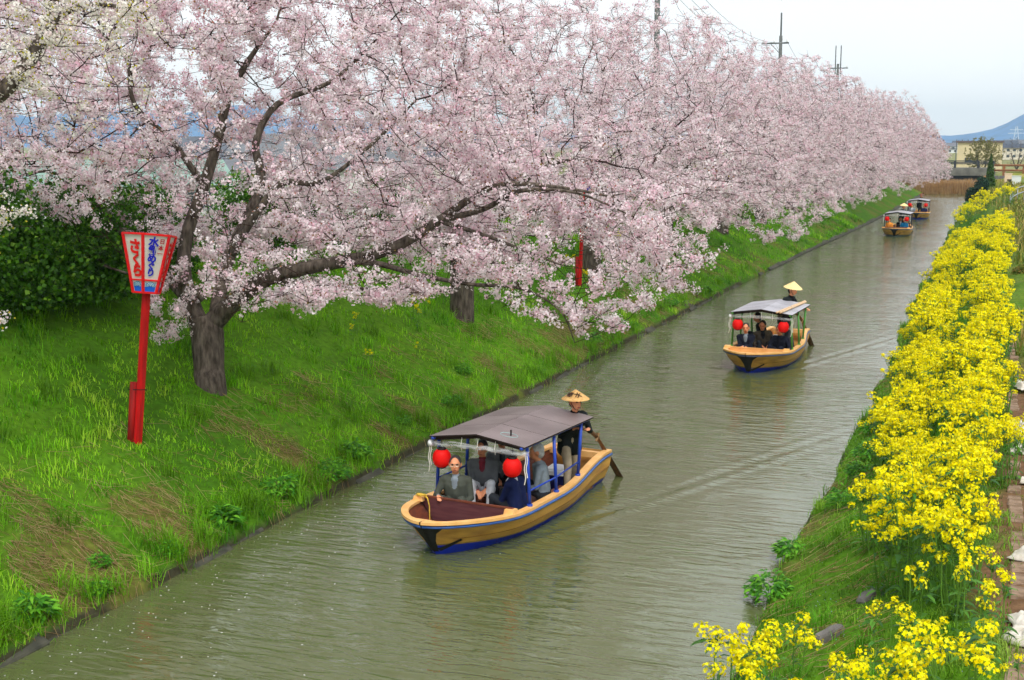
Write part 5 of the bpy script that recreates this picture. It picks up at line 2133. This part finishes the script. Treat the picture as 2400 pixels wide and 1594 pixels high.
# --- third boat
l, f = in_boat(boat_c, -.45, 1.85, SEAT, 160)
person('passenger in an orange shirt in the third boat', l, f, orange_c, orange_c, charcoal, 'black', lean=(.2, 0), vox=.022)
l, f = in_boat(boat_c, .12, 2.6, SEAT, 190)
person('dark-clothed passenger in the middle of the third boat', l, f, black_c, white_c, charcoal, 'black', lean=(.1, 0), vox=.022)
l, f = in_boat(boat_c, .46, 1.85, SEAT, 175)
person('passenger in a teal blue jacket in the third boat', l, f, teal_c, teal_c, charcoal, 'black', lean=(.15, 0), vox=.022)
l, f = in_boat(boat_c, .0, 4.25, .085, 235)
person('boatman in black with a pale straw hat on the third boat', l, f, greyblack, steel, charcoal, 'black', seated=False, lean=(.22, 0), handR=(.02, .5, 1.05), handL=(-.18, .5, 1.05), sc=1.1, hat=(.24, .15), hat_mat=HAT_Y, coat=.16, vox=.022)
# --- fourth boat
l, f = in_boat(boat_d, -.45, 1.85, SEAT, 175)
person('passenger in a pale grey shirt in the farthest boat', l, f, lightgrey, white_c, charcoal, 'black', lean=(.2, 0), vox=.024)
l, f = in_boat(boat_d, .46, 1.85, SEAT, 170)
person('passenger in navy leaning over the side of the farthest boat', l, f, navy, navy, charcoal, 'black', lean=(.25, -.1), handL=(-.4, .38, .1), vox=.024)
l, f = in_boat(boat_d, -.1, 4.25, .085, 225)
person('boatman in dark clothes with a brown hat on the farthest boat', l, f, charcoal, charcoal, charcoal, 'black', seated=False, lean=(.3, 0), handR=(.02, .5, 1.05), handL=(-.18, .5, 1.05), sc=1.1, hat=(.21, .12), hat_mat=HAT_B, coat=.16, vox=.024)
finish_people()


# ------------------------------------------------------------------ festival lanterns on red posts
RED_F = M('red_lantern_frame', S(236, 14, 24), rough=.45, var=.06, scale=8, spec=.4)
RED_POST = M('red_post_paint', S(216, 12, 14), rough=.6, scale=3, col2=S(168, 8, 10), bump=.3, bscale=18, stretch=(6, 6, .6))
PANEL_W = M('white_lantern_panel', S(232, 228, 218), rough=.5, var=.03, scale=2, trans=.15)
PANEL_B = M('blue_wave_panel', S(28, 104, 226), rough=.5, var=.04)
WAVE_L = M('wave_pale', S(206, 232, 240), rough=.6)
WAVE_D = M('wave_teal', S(30, 120, 170), rough=.6)
TXT_R = M('red_ink', S(232, 24, 20), rough=.6)
TXT_B = M('blue_ink', S(30, 34, 190), rough=.6)
TXT_DR = M('dark_red_ink', S(180, 20, 40), rough=.6)


def festival_lantern(base, top, label, rot, lettering=True):
    base, top = Vector(base), Vector(top)
    ax = top - base
    L = ax.length
    q = Vector((0, 0, 1)).rotation_difference(ax.normalized())
    e = empty('festival_lantern', base)
    tag(e, label, 'lantern post', 'red festival lanterns on posts')
    e.rotation_mode = 'QUATERNION'
    e.rotation_quaternion = q @ Matrix.Rotation(0, 3, 'Z').to_quaternion()
    RT, RB, HH = .415, .205, .90
    ph = L - HH
    mb = MB()
    mb.box((0, 0, ph / 2 - .1), (.092, .092, ph + .2))
    mb.build('post', RED_POST, e)
    mb = MB()
    mb.tube([(-.10, -.05, -.15), (-.105, -.05, .96)], .055, 10)
    mb.build('stake', M('dark_red_stake', S(150, 16, 14), rough=.7, scale=4, var=.3, stretch=(6, 6, .6)), e, smooth=True)
    mb = MB()
    mb.tube([(-.17 + .17 * 0, -.09, .84), (.06, -.09, .85), (.06, .07, .85), (-.17, .04, .84), (-.17, -.09, .84)], .008, 5)
    mb.build('binding', LANT_K, e)
    ang = [rot + k * PI / 3 for k in range(6)]
    bot = [Vector((RB * math.cos(a), RB * math.sin(a), ph)) for a in ang]
    tp = [Vector((RT * math.cos(a), RT * math.sin(a), ph + HH)) for a in ang]
    P = lambda k, v: bot[k % 6] * (1 - v) + tp[k % 6] * v
    # bars
    for k in range(6):
        mb = MB()
        mb.tube([P(k, -.01), P(k, 1.01)], .025, 4)
        mb.build('frame_bar', RED_F, e)
        for v, th in ((.0, .022), (.215, .016), (1.0, .022)):
            mb = MB()
            mb.tube([P(k, v), P(k + 1, v)], th, 4)
            mb.build('frame_rail', RED_F, e)
    mb = MB()
    mb.poly([P(k, .985) for k in range(6)])
    mb.build('top_sheet', PANEL_W, e)
    mb = MB()
    mb.poly([P(5 - k, .01) for k in range(6)])
    mb.build('base_plate', RED_F, e)
    for k in range(6):
        a, b, c, d = P(k, .215), P(k + 1, .215), P(k + 1, 1), P(k, 1)
        cen = (a + b + c + d) / 4
        nrm = (b - a).cross(d - a).normalized()
        if nrm.dot(cen - Vector((0, 0, cen.z))) < 0:
            nrm = -nrm
        ins = nrm * -.012
        mb = MB()
        mb.poly([a + ins, b + ins, c + ins, d + ins])
        panel = mb.build('panel', PANEL_W, e)
        a2, b2, c2, d2 = P(k, 0), P(k + 1, 0), P(k + 1, .215), P(k, .215)
        mb = MB()
        mb.poly([a2 + ins, b2 + ins, c2 + ins, d2 + ins])
        wave = mb.build('wave_panel', PANEL_W, e)
        xd = (b - a).normalized()
        upv = ((c + d) / 2 - (a + b) / 2).normalized()
        # wave crests: scales drawn as stacked discs on the lower panel
        mid = lambda v: (P(k, v) + P(k + 1, v)) / 2
        wd = lambda v: (P(k + 1, v) - P(k, v)).length - .06
        mb = MB()
        n0 = nrm * -.008
        mb.poly([mid(.012) - xd * wd(.012) / 2 + n0, mid(.012) + xd * wd(.012) / 2 + n0, mid(.115) + xd * wd(.115) / 2 + n0, mid(.115) - xd * wd(.115) / 2 + n0])
        mb.build('wave_water', PANEL_B, wave)
        mb = MB()
        for ci, (ox, vv) in enumerate(((-.5, .10), (.5, .10), (0, .118))):
            cc = mid(vv) + xd * (ox * wd(.12))
            for ri, (rad, mi) in enumerate(((.066, 0), (.054, 1), (.045, 0), (.034, 1), (.025, 0), (.014, 1))):
                off = nrm * (-.007 + .0008 * ri + .0055 * (ci == 2))
                pts = []
                for j in range(13):
                    th = PI * j / 12
                    x = math.cos(th) * rad
                    lim = wd(.12) / 2
                    xx = max(-lim - ox * wd(.12), min(lim - ox * wd(.12), x))
                    pts.append(cc + xd * xx + upv * (math.sin(th) * rad) + off)
                mb.cur = mi
                mb.poly(pts)
        mb.build('wave_crest', [WAVE_D, WAVE_L], wave)

        def put(ch, v, size, mt, ox=0.0, thick=.006, tilt=0.0, sx=1.0):
            if not lettering:
                return
            me = text_mesh(ch, size, .0015, thick)
            to = link('lettering', me, panel, mt)
            q_ = mid(v) + xd * ox + nrm * .006
            X = xd * math.cos(tilt) + upv * math.sin(tilt)
            Y = upv * math.cos(tilt) - xd * math.sin(tilt)
            X = X * sx
            to.matrix_local = Matrix(((X.x, Y.x, nrm.x, q_.x), (X.y, Y.y, nrm.y, q_.y), (X.z, Y.z, nrm.z, q_.z), (0, 0, 0, 1)))
        # orient: looking at the face from outside, xd must run to the viewer's right
        if xd.cross(upv).dot(nrm) < 0:
            xd = -xd
        if k % 2 == 1:
            for ch, v, sz, ox in (('さ', .765, .245, .02), ('く', .55, .19, .025), ('ら', .36, .215, .03)):
                put(ch, v, sz, TXT_R, ox, .012, -.12)
        else:
            for ch, v, sz, ox in (('水', .865, .16, -.025), ('郷', .72, .15, -.027), ('め', .585, .145, -.027), ('ぐ', .46, .13, -.025), ('り', .34, .13, -.022)):
                put(ch, v, sz, TXT_B, ox, .006, -.06)
            for ch, v, sz in (('日', .885, .085), ('本', .775, .085), ('一', .675, .085)):
                put(ch, v, sz, TXT_DR, .105 if v > .8 else (.095 if v > .7 else .088), .002)
    return e


b1 = Vector((-12.53, 16.2, gz(-12.53, 16.2)))
t1 = seen(345, 542, 20.0)
fr = -YAW
festival_lantern(b1, t1, 'large red and white lantern with Japanese writing on a red post in the grass', math.radians(-67.3), True)
b2 = Vector((-12.69, 39.05, gz(-12.69, 39.05)))
festival_lantern(b2, b2 + Vector((.08, .05, 3.3)), 'farther red lantern on a slim red post, half hidden among blossoms', math.radians(-67.3), True)


# ------------------------------------------------------------------ far end: reeds, bridge, building, trees
def build_reeds():
    rng = np.random.default_rng(6)
    n = 16000
    t = rng.uniform(162.0, 168.0, n)
    x = rng.uniform(-13.5, -2.2, n)
    h = rng.uniform(.9, 1.5, n) * (0.85 + .3 * vnoise(x * .5, t))
    col = np.array([S(186, 150, 104), S(168, 128, 86), S(198, 166, 118)])[rng.integers(0, 3, n)] * rng.uniform(.8, 1.15, (n, 1))
    V, F, C_ = blades(rng, x, t, h, np.full(n, .035), rng.uniform(.02, .22, n), col)
    tag(link('reeds', np_mesh('reeds', V, F, col=C_), None, GRASS), 'dry brown reeds standing across the far end of the canal', 'reeds', kind='stuff')


build_reeds()

CONC = M('bridge_concrete', S(124, 122, 114), rough=.9, scale=1.2, col2=S(98, 96, 90), bump=.2)
DARKSTEEL = M('dark_grey_steel', S(54, 58, 64), rough=.5, var=.1)
BLACKST = M('girder_shade_steel', S(34, 38, 44), rough=.6)


def build_bridge():
    e = empty('road_bridge', (-8, 183, 0))
    tag(e, 'low concrete bridge with dark grey railings beyond the reeds', 'bridge')
    MB().box((0, 0, 2.3), (12.6, 5, 1.0)).build('deck', CONC, e)
    for y in (-1.8, 0, 1.8):
        MB().box((0, y, 1.35), (12.2, .5, .85)).build('girder', BLACKST, e)
    MB().box((0, -2.7, 1.15), (12.2, .18, .2)).build('water_pipe', DARKSTEEL, e)
    for x in (-4.6, -1.7, 1.3, 4.2, 6.0):
        MB().box((x, -2.35, 3.28), (.3, .25, .96)).build('railing_post', DARKSTEEL, e)
    for z in (3.35, 3.52, 3.72):
        MB().box((0, -2.36, z), (12.6, .1, .13)).build('railing_bar', DARKSTEEL, e)
    MB().box((5.8, 0, .9), (.9, 5.4, 1.8)).build('abutment', CONC, e)
    MB().box((-6.0, 0, .9), (.9, 5.4, 1.8)).build('abutment', CONC, e)


build_bridge()


def build_brown_rail():
    m = M('brown_timber', S(140, 92, 58), rough=.8, scale=2, var=.2)
    e = empty('timber_guard_rail', (-1.6, 179, 0))
    tag(e, 'brown timber guard rail beside the bridge, above the stone block', 'guard rail')
    for x in (1.0, 3.4, 5.8, 8.2):
        MB().box((x, 0, 2.55), (.34, .2, 1.5)).build('rail_post', m, e)
    for z in (2.55, 3.2):
        mb = MB()
        mb.tube([(-.2, 0, z), (9.0, 0, z)], .13, 8)
        mb.build('rail', m, e, smooth=True)
    st = M('abutment_stone', S(116, 112, 116), rough=.9, scale=2.5, col2=S(84, 82, 86), bump=.6, bscale=5)
    e = empty('stone_block', (-1.0, 178, 0))
    tag(e, 'grey stone abutment block below the timber guard rail', 'stone block')
    k = 0
    for z in range(3):
        for x in range(3):
            MB().box((-.55 + x * .8 + (z % 2) * .2, 0, .65 + z * .5), (.76, .8, .47), taper=.96).build('stone', st, e)
    # earth bank carrying the road to the right of the bridge
    mb = MB()
    mb.add([(-.3, 177.6, 1.2), (40, 177.6, 1.2), (40, 179.2, 2.35), (-.3, 179.2, 2.35), (40, 188, 2.35), (-.3, 188, 2.35)], [(0, 1, 2, 3), (3, 2, 4, 5)])
    o = mb.build('embankment', M('embankment_grass', S(116, 128, 46), rough=.95, scale=1.5, col2=S(150, 140, 74), bump=.6, bscale=6))
    tag(o, kind='structure')


build_brown_rail()


def house(name, loc, rz, w, d, h, wall, roofc, label, cat='building', flat=False, rows=1, cols=3, group=None):
    e = empty(name, loc, rz)
    tag(e, label, cat, group)
    wm = M('wall_' + name + str(round(wall[0], 3)), wall, rough=.9, var=.06, scale=1)
    rm = M('roof_' + name + str(round(roofc[0], 3)), roofc, rough=.8, var=.1, scale=1)
    MB().box((0, 0, h / 2), (w, d, h)).build('wall', wm, e)
    mb = MB()
    if flat:
        mb.box((0, 0, h + .12), (w + .5, d + .5, .24))
    else:
        r = d * .28
        o = .4
        mb.add([(-w / 2 - o, -d / 2 - o, h - .05), (w / 2 + o, -d / 2 - o, h - .05), (w / 2 + o, d / 2 + o, h - .05), (-w / 2 - o, d / 2 + o, h - .05), (-w / 2 - o, 0, h + r), (w / 2 + o, 0, h + r)],
               [(0, 1, 5, 4), (2, 3, 4, 5), (0, 4, 3), (1, 2, 5), (3, 2, 1, 0)])
    mb.build('roof', rm, e)
    gm = M('far_window_glass', S(64, 78, 88), rough=.2, var=.1)
    for i in range(rows):
        for j in range(cols):
            x = -w / 2 + w * (j + .5) / cols
            z = h * (i + .6) / rows
            MB().box((x, -d / 2 - .02, z), (w / cols * .45, .06, h / rows * .42)).build('window', gm, e)
    return e


e = empty('beige_hall', (-4.7, 232, 1.4))
tag(e, 'plain beige building with a flat brown roof edge behind the bare tree', 'building')
MB().box((0, 0, 2.4), (7.0, 8, 4.8)).build('wall', M('beige_render', S(214, 200, 160), rough=.9, var=.05, scale=.6), e)
MB().box((0, 0, 4.95), (7.5, 8.6, .3)).build('roof', M('roof_edge_brown', S(104, 92, 92), rough=.7), e)
MB().box((-1.4, -4.03, 1.95), (1.7, .08, .7)).build('window', M('far_window_glass', (.05, .07, .08)), e)

rng_h = random.Random(12)
HL = ['white', 'pale grey', 'cream', 'grey']
far = [(2185, 352, 420, 14, 7), (2203, 350, 520, 16, 8), (2330, 352, 380, 14, 6), (2345, 345, 520, 20, 8), (2358, 350, 460, 13, 7), (2318, 345, 640, 22, 9), (2372, 342, 700, 24, 10), (2348, 338, 900, 40, 10), (2222, 345, 800, 26, 9), (2178, 345, 700, 20, 8)]
for i, (x, y, dpt, w, h) in enumerate(far):
    p = seen(x, 337, dpt)
    wl_ = [S(226, 228, 230), S(196, 202, 208), S(216, 208, 190), S(170, 176, 184)][i % 4]
    rf_ = [S(86, 92, 104), S(110, 112, 120), S(70, 78, 92)][i % 3]
    side = 'between the blossoms and the beige building' if x < 2250 else 'beyond the bare tree, under the blue hill'
    house('town_house', (p.x, p.y, 1.5), rng_h.uniform(-.4, .4), w * .5, w * .3, h * .42 + i % 3 * .5, wl_, rf_, '%s town building %s, number %d from the camera' % (HL[i % 4], side, i + 1) if False else '%s %s town building far off %s' % (['wide', 'tall', 'small', 'long', 'low', 'broad', 'high', 'distant', 'blocky', 'narrow'][i], HL[i % 4], side), rows=2, cols=4, flat=i % 3 == 0, group='buildings of the far town')

# houses beyond the levee, glimpsed through the crowns
house('farm_shed', tuple(seen(40, 345, 70).xy) + (1.3,), math.radians(50), 22, 5, 2.3, S(186, 194, 192), S(128, 156, 146), 'long shed with a pale green roof glimpsed behind the left blossoms', 'shed', cols=6)
house('field_house', tuple(seen(760, 345, 85).xy) + (1.3,), math.radians(25), 12, 8, 3.0, S(214, 214, 212), S(110, 114, 120), 'grey-roofed white house glimpsed behind the second cherry tree', 'house', rows=2, cols=3, group='houses behind the levee')
house('field_house', tuple(seen(600, 345, 110).xy) + (1.3,), math.radians(15), 16, 8, 3.0, S(196, 200, 206), S(92, 98, 108), 'long grey house glimpsed behind the largest cherry tree', 'house', rows=2, cols=5, group='houses behind the levee')
house('field_house', tuple(seen(1000, 345, 120).xy) + (1.3,), math.radians(-10), 13, 8, 3.2, S(220, 214, 204), S(84, 88, 98), 'cream house far behind the blossoms of the third tree', 'house', rows=2, cols=3, group='houses behind the levee')


# --- shrubs and conifers
def leaf_cloud(seed, n, size, shape, pal, pw=None):
    rng = np.random.default_rng(seed)
    pts = shape(rng, n)
    V, F, C_ = blossom_quads(rng, pts, size, 1, .01, pal, pw or [1 / len(pal)] * len(pal))
    return np_mesh('foliage', V, F, col=C_)


def bush_shape(rx, ry, rz, lumps, seed):
    rl = np.random.default_rng(seed)
    cs = rl.normal(0, 1, (lumps, 3))
    cs /= np.linalg.norm(cs, axis=1)[:, None]
    cs[:, 2] = np.abs(cs[:, 2])
    cs *= np.array([rx, ry, rz]) * rl.uniform(.35, .75, (lumps, 1))
    rr = rl.uniform(.3, .5, lumps) * min(rx, ry, rz)

    def f(rng, n):
        k = rng.integers(0, lumps, n)
        d = rng.normal(0, 1, (n, 3))
        d /= np.linalg.norm(d, axis=1)[:, None]
        p = cs[k] + d * (rr[k] * rng.uniform(.55, 1.05, n))[:, None]
        p[:, 2] = np.abs(p[:, 2])
        return p
    return f


def shrub(name, loc, me, label, cat='shrub', group=None, trunk=None, sc=1.0, rz=0.0):
    e = empty(name, loc, rz)
    e.scale = (sc, sc, sc)
    tag(e, label, cat, group)
    tag(link('foliage', me, e), kind='stuff')
    if trunk:
        MB().tube([(0, 0, -.2), (.03, 0, trunk * .6), (0, .03, trunk)], [.09, .06, .02], 7).build('stem', TWIG, e, smooth=True)
    return e


DG = [S(62, 112, 22), S(82, 136, 26), S(46, 86, 18), S(118, 164, 40)]
bush_m = []
for k in range(3):
    me = leaf_cloud(60 + k, 15000, .08, bush_shape(1.7, 1.7, 2.7, 44, 70 + k), DG, [.35, .3, .25, .1])
    me.materials.append(LEAF)
    bush_m.append(me)
hed = [(-16.4, 13.6, 1.0), (-16.6, 15.6, 1.1), (-16.5, 17.6, 1.05), (-16.3, 19.5, .95), (-16.9, 21.6, .9), (-18.0, 24.2, .8), (-17.2, 27.0, .85), (-17.3, 30.2, .8)]
hl_ = ['dark green bush at the frame edge behind the lantern post, first of the hedge', 'dark green bush behind the lantern head, second of the hedge', 'dark green bush beside the lantern head, third of the hedge', 'dark green bush behind the forked trunk, fourth of the hedge', 'dark green bush half hidden by blossoms behind the largest tree', 'small dark bush behind the blossoms, sixth of the hedge', 'bush on the levee between the first and second cherry trunks', 'bush on the levee just behind the second cherry tree, last of the hedge']
for i, ((x, t, s), lb) in enumerate(zip(hed, hl_)):
    shrub('hedge_bush', (x, t, gz(x, t) - .1), bush_m[i % 3], lb, 'bush', 'hedge bushes on the levee', trunk=1.8, sc=s, rz=i * 1.3)
for i, (x, t, s, lb) in enumerate([(-17.5, 35.0, .75, 'bush on the levee past the second cherry trunk'), (-17.2, 46.0, .7, 'low bush on the levee beyond the third cherry trunk'), (-16.2, 49.5, .5, 'small dark bush under the fourth cherry tree')]):
    shrub('hedge_bush', (x, t, gz(x, t) - .1), bush_m[i % 3], lb, 'bush', 'bushes farther along the levee', trunk=1.5, sc=s, rz=i * 2.1)


def cone_shape(R, Hh, layers):
    def f(rng, n):
        z = Hh * (1 - np.sqrt(rng.uniform(0, 1, n)))
        a = rng.uniform(0, 2 * PI, n)
        r = R * (1 - z / Hh) ** .8 * (.72 + .28 * np.abs(np.sin(z * layers + a * 2))) * rng.uniform(.7, 1.0, n)
        return np.stack([r * np.cos(a), r * np.sin(a), z], 1)
    return f


me = leaf_cloud(81, 9000, .15, bush_shape(1.05, 1.05, 3.0, 30, 83), [S(36, 70, 50), S(48, 86, 58), S(26, 54, 42)])
me.materials.append(LEAF)
p = seen(2256, 440, 118)
shrub('spruce', (p.x, p.y, gz(p.x, p.y)), me, 'dark blue-green spruce standing before the far bridge', 'conifer', None, trunk=2.4)
me = leaf_cloud(82, 6000, .12, cone_shape(.62, 3.7, 2), [S(70, 106, 38), S(88, 126, 44), S(54, 86, 34)])
me.materials.append(LEAF)
p = seen(2281, 440, 124)
shrub('columnar_conifer', (p.x, p.y, gz(p.x, p.y)), me, 'slim pointed green conifer beside the dark spruce', 'conifer', None, trunk=2.4, sc=1.02)

# bare olive willow behind the bridge
rgw = np.random.default_rng(14)
attw = rgw.normal(0, 1, (800, 3))
attw /= np.linalg.norm(attw, axis=1)[:, None]
attw = attw * rgw.uniform(.3, 1, (800, 1)) * np.array([3.2, 3.2, 3.2]) + np.array([0, 0, 4.0])
attw = attw[attw[:, 2] > 1.0]
lw = [[(Vector((0, 0, -.2)), .25), (Vector((0, 0, .8)), .2)]] + [[(Vector((0, 0, .7)), .12), (Vector((math.cos(a) * .8, math.sin(a) * .8, 2.4)), .08), (Vector((math.cos(a) * 1.3, math.sin(a) * 1.3, 3.8)), .04)] for a in (0, 1.2, 2.5, 3.7, 5)]
wt = make_tree(91, lw, attw, 3400, leaf_frac=.0, petal=.11, nper=6, clump=False, palette=[S(150, 146, 84), S(128, 128, 66), S(164, 156, 104)], pw=[.4, .35, .25], kill=.5)
p = seen(2268, 378, 205)
e = empty('willow_tree', (p.x, p.y, gz(p.x, p.y)))
tag(e, 'bushy olive willow with bare twigs before the beige building', 'tree')
link('trunk', wt[0], e)
tag(link('branches', wt[1], e), kind='stuff')
tag(link('crown', wt[2], e), kind='stuff')
wt2 = make_tree(93, lw, attw, 260, leaf_frac=.0, petal=.09, nper=4, palette=[S(120, 108, 90), S(100, 92, 80)], pw=[.5, .5], kill=.6)
for x, y, d_, s, lb in [(2345, 370, 190, .8, 'bare grey tree standing beyond the timber guard rail'), (2138, 345, 185, 1.0, 'rusty brown tree behind the last cherry blossoms')]:
    p = seen(x, y, d_)
    e = empty('bare_tree', (p.x, p.y, gz(p.x, p.y)))
    e.scale = (s, s, s)
    tag(e, lb, 'tree')
    link('trunk', wt2[0], e)
    tag(link('branches', wt2[1], e), kind='stuff')
    if x < 2200:
        me = wt[2].copy()
        me.materials.clear()
        me.materials.append(M('rusty_leaves', S(180, 120, 80), rough=.8, var=.2, scale=2, trans=.2))
        tag(link('crown', me, e), kind='stuff')
    else:
        tag(link('crown', wt2[2], e), kind='stuff')

# boxes by the far bank
for (x, dpt, w, h, c, lb) in [(2323, 142, .75, 1.15, S(226, 200, 170), 'upright cream box by the far bank with a dark opening'), (2342, 140, .95, .95, S(220, 226, 226), 'white square box by the far bank')]:
    p = seen(x, 437, dpt)
    e = empty('utility_box', (p.x, p.y, gz(p.x, p.y) - .05), .1)
    tag(e, lb, 'box', 'boxes by the far bank')
    MB().box((0, 0, h / 2), (w, .5, h), taper=.97).build('cabinet', M('cabinet_%d' % x, c, rough=.6, var=.04), e)
    MB().box((0, 0, h + .03), (w + .08, .58, .06)).build('lid', M('cabinet_%d' % x, c), e)
    if x == 2323:
        MB().box((.1, -.26, .3), (w * .6, .06, .5)).build('opening', M('dark_opening', S(50, 44, 40)), e)
# galvanised hand rails curving up beside the far bank
GALV = M('galvanised_steel', S(150, 156, 160), rough=.4, metal=.3, var=.1)
for off, lb in ((0.0, 'curved grey pipe railing beside the far rapeseed, inner one'), (.9, 'curved grey pipe railing beside the far rapeseed, outer one')):
    e = empty('pipe_railing', (0.2 + off, 96, 1.55))
    tag(e, lb, 'railing', 'pipe railings beside the far bank')
    path = [(0 + .0, 0), (.15, 4), (.5, 8), (1.1, 12), (2.0, 15.5), (3.2, 18)]
    for z in (.45, .9):
        MB().tube([(a, b, z + .02 * b) for a, b in path], .045, 6).build('rail', GALV, e, smooth=True)
    for a, b in path:
        MB().tube([(a, b, -.2), (a, b, .92 + .02 * b)], .04, 6).build('rail_post', GALV, e, smooth=True)
# yellowish scrub right of the far flowers
me = leaf_cloud(85, 3500, .09, bush_shape(1.1, 1.1, 1.0, 14, 86), [S(140, 140, 54), S(110, 130, 46), S(166, 140, 70), S(84, 110, 40)])
me.materials.append(LEAF)
for i, (x, t, s) in enumerate([(.9, 46, .6), (1.3, 53, .7), (1.0, 60, .6), (1.6, 68, .8), (1.2, 77, .8), (2.2, 84, .9), (1.4, 90, .7), (2.6, 99, 1.0)]):
    shrub('scrub_bush', (x, t, gz(x, t) - .1), me, 'low yellowish scrub bush right of the far rapeseed band', 'bush', 'scrub bushes beside the far rapeseed', sc=s, rz=i)

# net poles far off
GP = M('pole_grey', S(84, 90, 92), rough=.6, var=.1)
for i in range(7):
    p = seen(2204 + i * 4.4, 358, 300)
    top = seen(2204 + i * 4.4, 322 + (i % 3) * 2, 300)
    e = MB().tube([(0, 0, 0), (0, 0, top.z - p.z + 2)], .1, 6).build('net_pole', GP)
    e.location = (p.x, p.y, p.z - 2)
    tag(e, 'tall thin dark pole of the row beside the beige building', 'pole', 'row of net poles')


# --- utility poles and wires
def utility_pole(x, t, ztop, label, kind):
    zb = gz(x, t) - .2
    e = empty('utility_pole', (x, t, zb))
    tag(e, label, 'utility pole', 'utility poles behind the cherry trees')
    hh = ztop - zb
    MB().tube([(0, 0, 0), (0, 0, hh)], [.18, .14], 12).build('pole', M('pole_concrete', S(96, 100, 98), rough=.8, var=.08, scale=2), e, smooth=True)
    arms = []
    if kind == 1:
        MB().tube([(0, 0, hh - .1), (0, 0, hh + 1.9)], .07, 8).build('mast', GP, e, smooth=True)
        arms = [(hh - .6, -1.6, .7)]
    elif kind == 2:
        for sx in (-.3, .3):
            MB().tube([(sx, 0, hh - 1.2), (sx, 0, hh + 2.1)], .06, 8).build('mast', GP, e, smooth=True)
        arms = [(hh - .5, -1.15, 1.15), (hh - 2.2, -1.45, 1.1)]
    else:
        arms = [(hh - 1.2, -2.0, 2.0)]
    for z, a, b in arms:
        MB().box(((a + b) / 2, 0, z), (b - a, .1, .12)).build('cross_arm', GP, e)
        for x_ in (a + .15, (a + b) / 2 - .1, b - .15):
            MB().lathe([(0, 0), (.05, 0), (.09, .08), (.05, .14), (.08, .2), (.03, .28), (0, .3)], c=(x_, 0, z + .06), n=10).build('insulator', WHITE_PL, e, smooth=True)
        MB().tube([(a * .55, 0, z), (0, 0, z - .9)], .03, 6).build('brace', GP, e)
    if kind == 2:
        MB().tube([(0, 0, hh - 3.4), (4.5, -1, hh - 9.5)], .03, 5).build('guy_wire', GP, e)
    return e, zb + hh


utility_pole(-18.4, 69.9, 17.2, 'nearest utility pole, its shaft cut by the top edge above the blossoms', 0)
utility_pole(-18.55, 111.3, 14.9, 'utility pole with one crossarm and a thin mast above the blossoms', 1)
utility_pole(-19.35, 156.6, 15.2, 'farthest utility pole with two crossarms and two thin masts', 2)


def wire(a, b, sag, label, r=.014):
    a, b = Vector(a), Vector(b)
    mid = (a + b) / 2
    mb = MB()
    mb.tube([(a + (b - a) * f) - mid + Vector((0, 0, -4 * sag * f * (1 - f))) for f in [i / 20 for i in range(21)]], r, 4)
    o = mb.build('power_line', M('wire_grey', S(150, 156, 160), rough=.6))
    o.location = mid
    tag(o, label, 'wire', 'power lines between the poles')


for i, ox in enumerate((-1.45, -.55, .55)):
    nm = ['outer', 'middle', 'inner'][i]
    wire((-18.4 + ox * .7, 69.9, 16.3), (-18.55 + ox, 111.3, 14.4), 1.6, '%s power line from the nearest utility pole to the single-mast pole' % nm)
    wire((-18.55 + ox, 111.3, 14.4), (-19.35 + ox, 156.6, 13.2), 1.8, '%s power line between the single-mast pole and the two-mast pole' % nm)
wire((-18.4, 69.9, 20), (-18.55, 111.3, 17.8), 1.2, 'thin earth wire running to the top of the single-mast pole', .01)

# pylon before the hill
p = seen(2342, 335, 1500)
e = empty('lattice_pylon', (p.x, p.y, 1.5))
tag(e, 'pale lattice pylon far off in front of the blue hill', 'pylon')
PY = M('pylon_paint', S(214, 220, 224), rough=.6)
for sx in (-1, 1):
    for sy in (-1, 1):
        MB().tube([(sx * 4, sy * 4, 0), (sx * .8, sy * .8, 26)], .3, 5).build('leg', PY, e)
for z, w in ((18, 9), (22, 7)):
    MB().box((0, 0, z), (2 * w, .6, .6)).build('arm', PY, e)
for k in range(5):
    z0, z1 = k * 5.0, (k + 1) * 5.0
    w0, w1 = 4 - 3.2 * z0 / 26, 4 - 3.2 * z1 / 26
    MB().tube([(-w0, -w0, z0), (w1, -w1, z1)], .2, 4).build('brace', PY, e)

# ------------------------------------------------------------------ haze: the air between here and the hills
hz = MB().box((0, 2120, 59), (8600, 4360, 122)).mesh('haze')
hm = bpy.data.materials.new('haze_air')
hm.use_nodes = True
hm.cycles.homogeneous_volume = True
hm.node_tree.nodes.clear()
ho = hm.node_tree.nodes.new('ShaderNodeOutputMaterial')
hv = hm.node_tree.nodes.new('ShaderNodeVolumePrincipled')
hv.inputs['Color'].default_value = (.68, .87, 1.0, 1)
hv.inputs['Density'].default_value = 0.00022
hv.inputs['Anisotropy'].default_value = 0.0
hm.node_tree.links.new(hv.outputs[0], ho.inputs['Volume'])
tag(link('haze', hz, None, hm), kind='stuff')
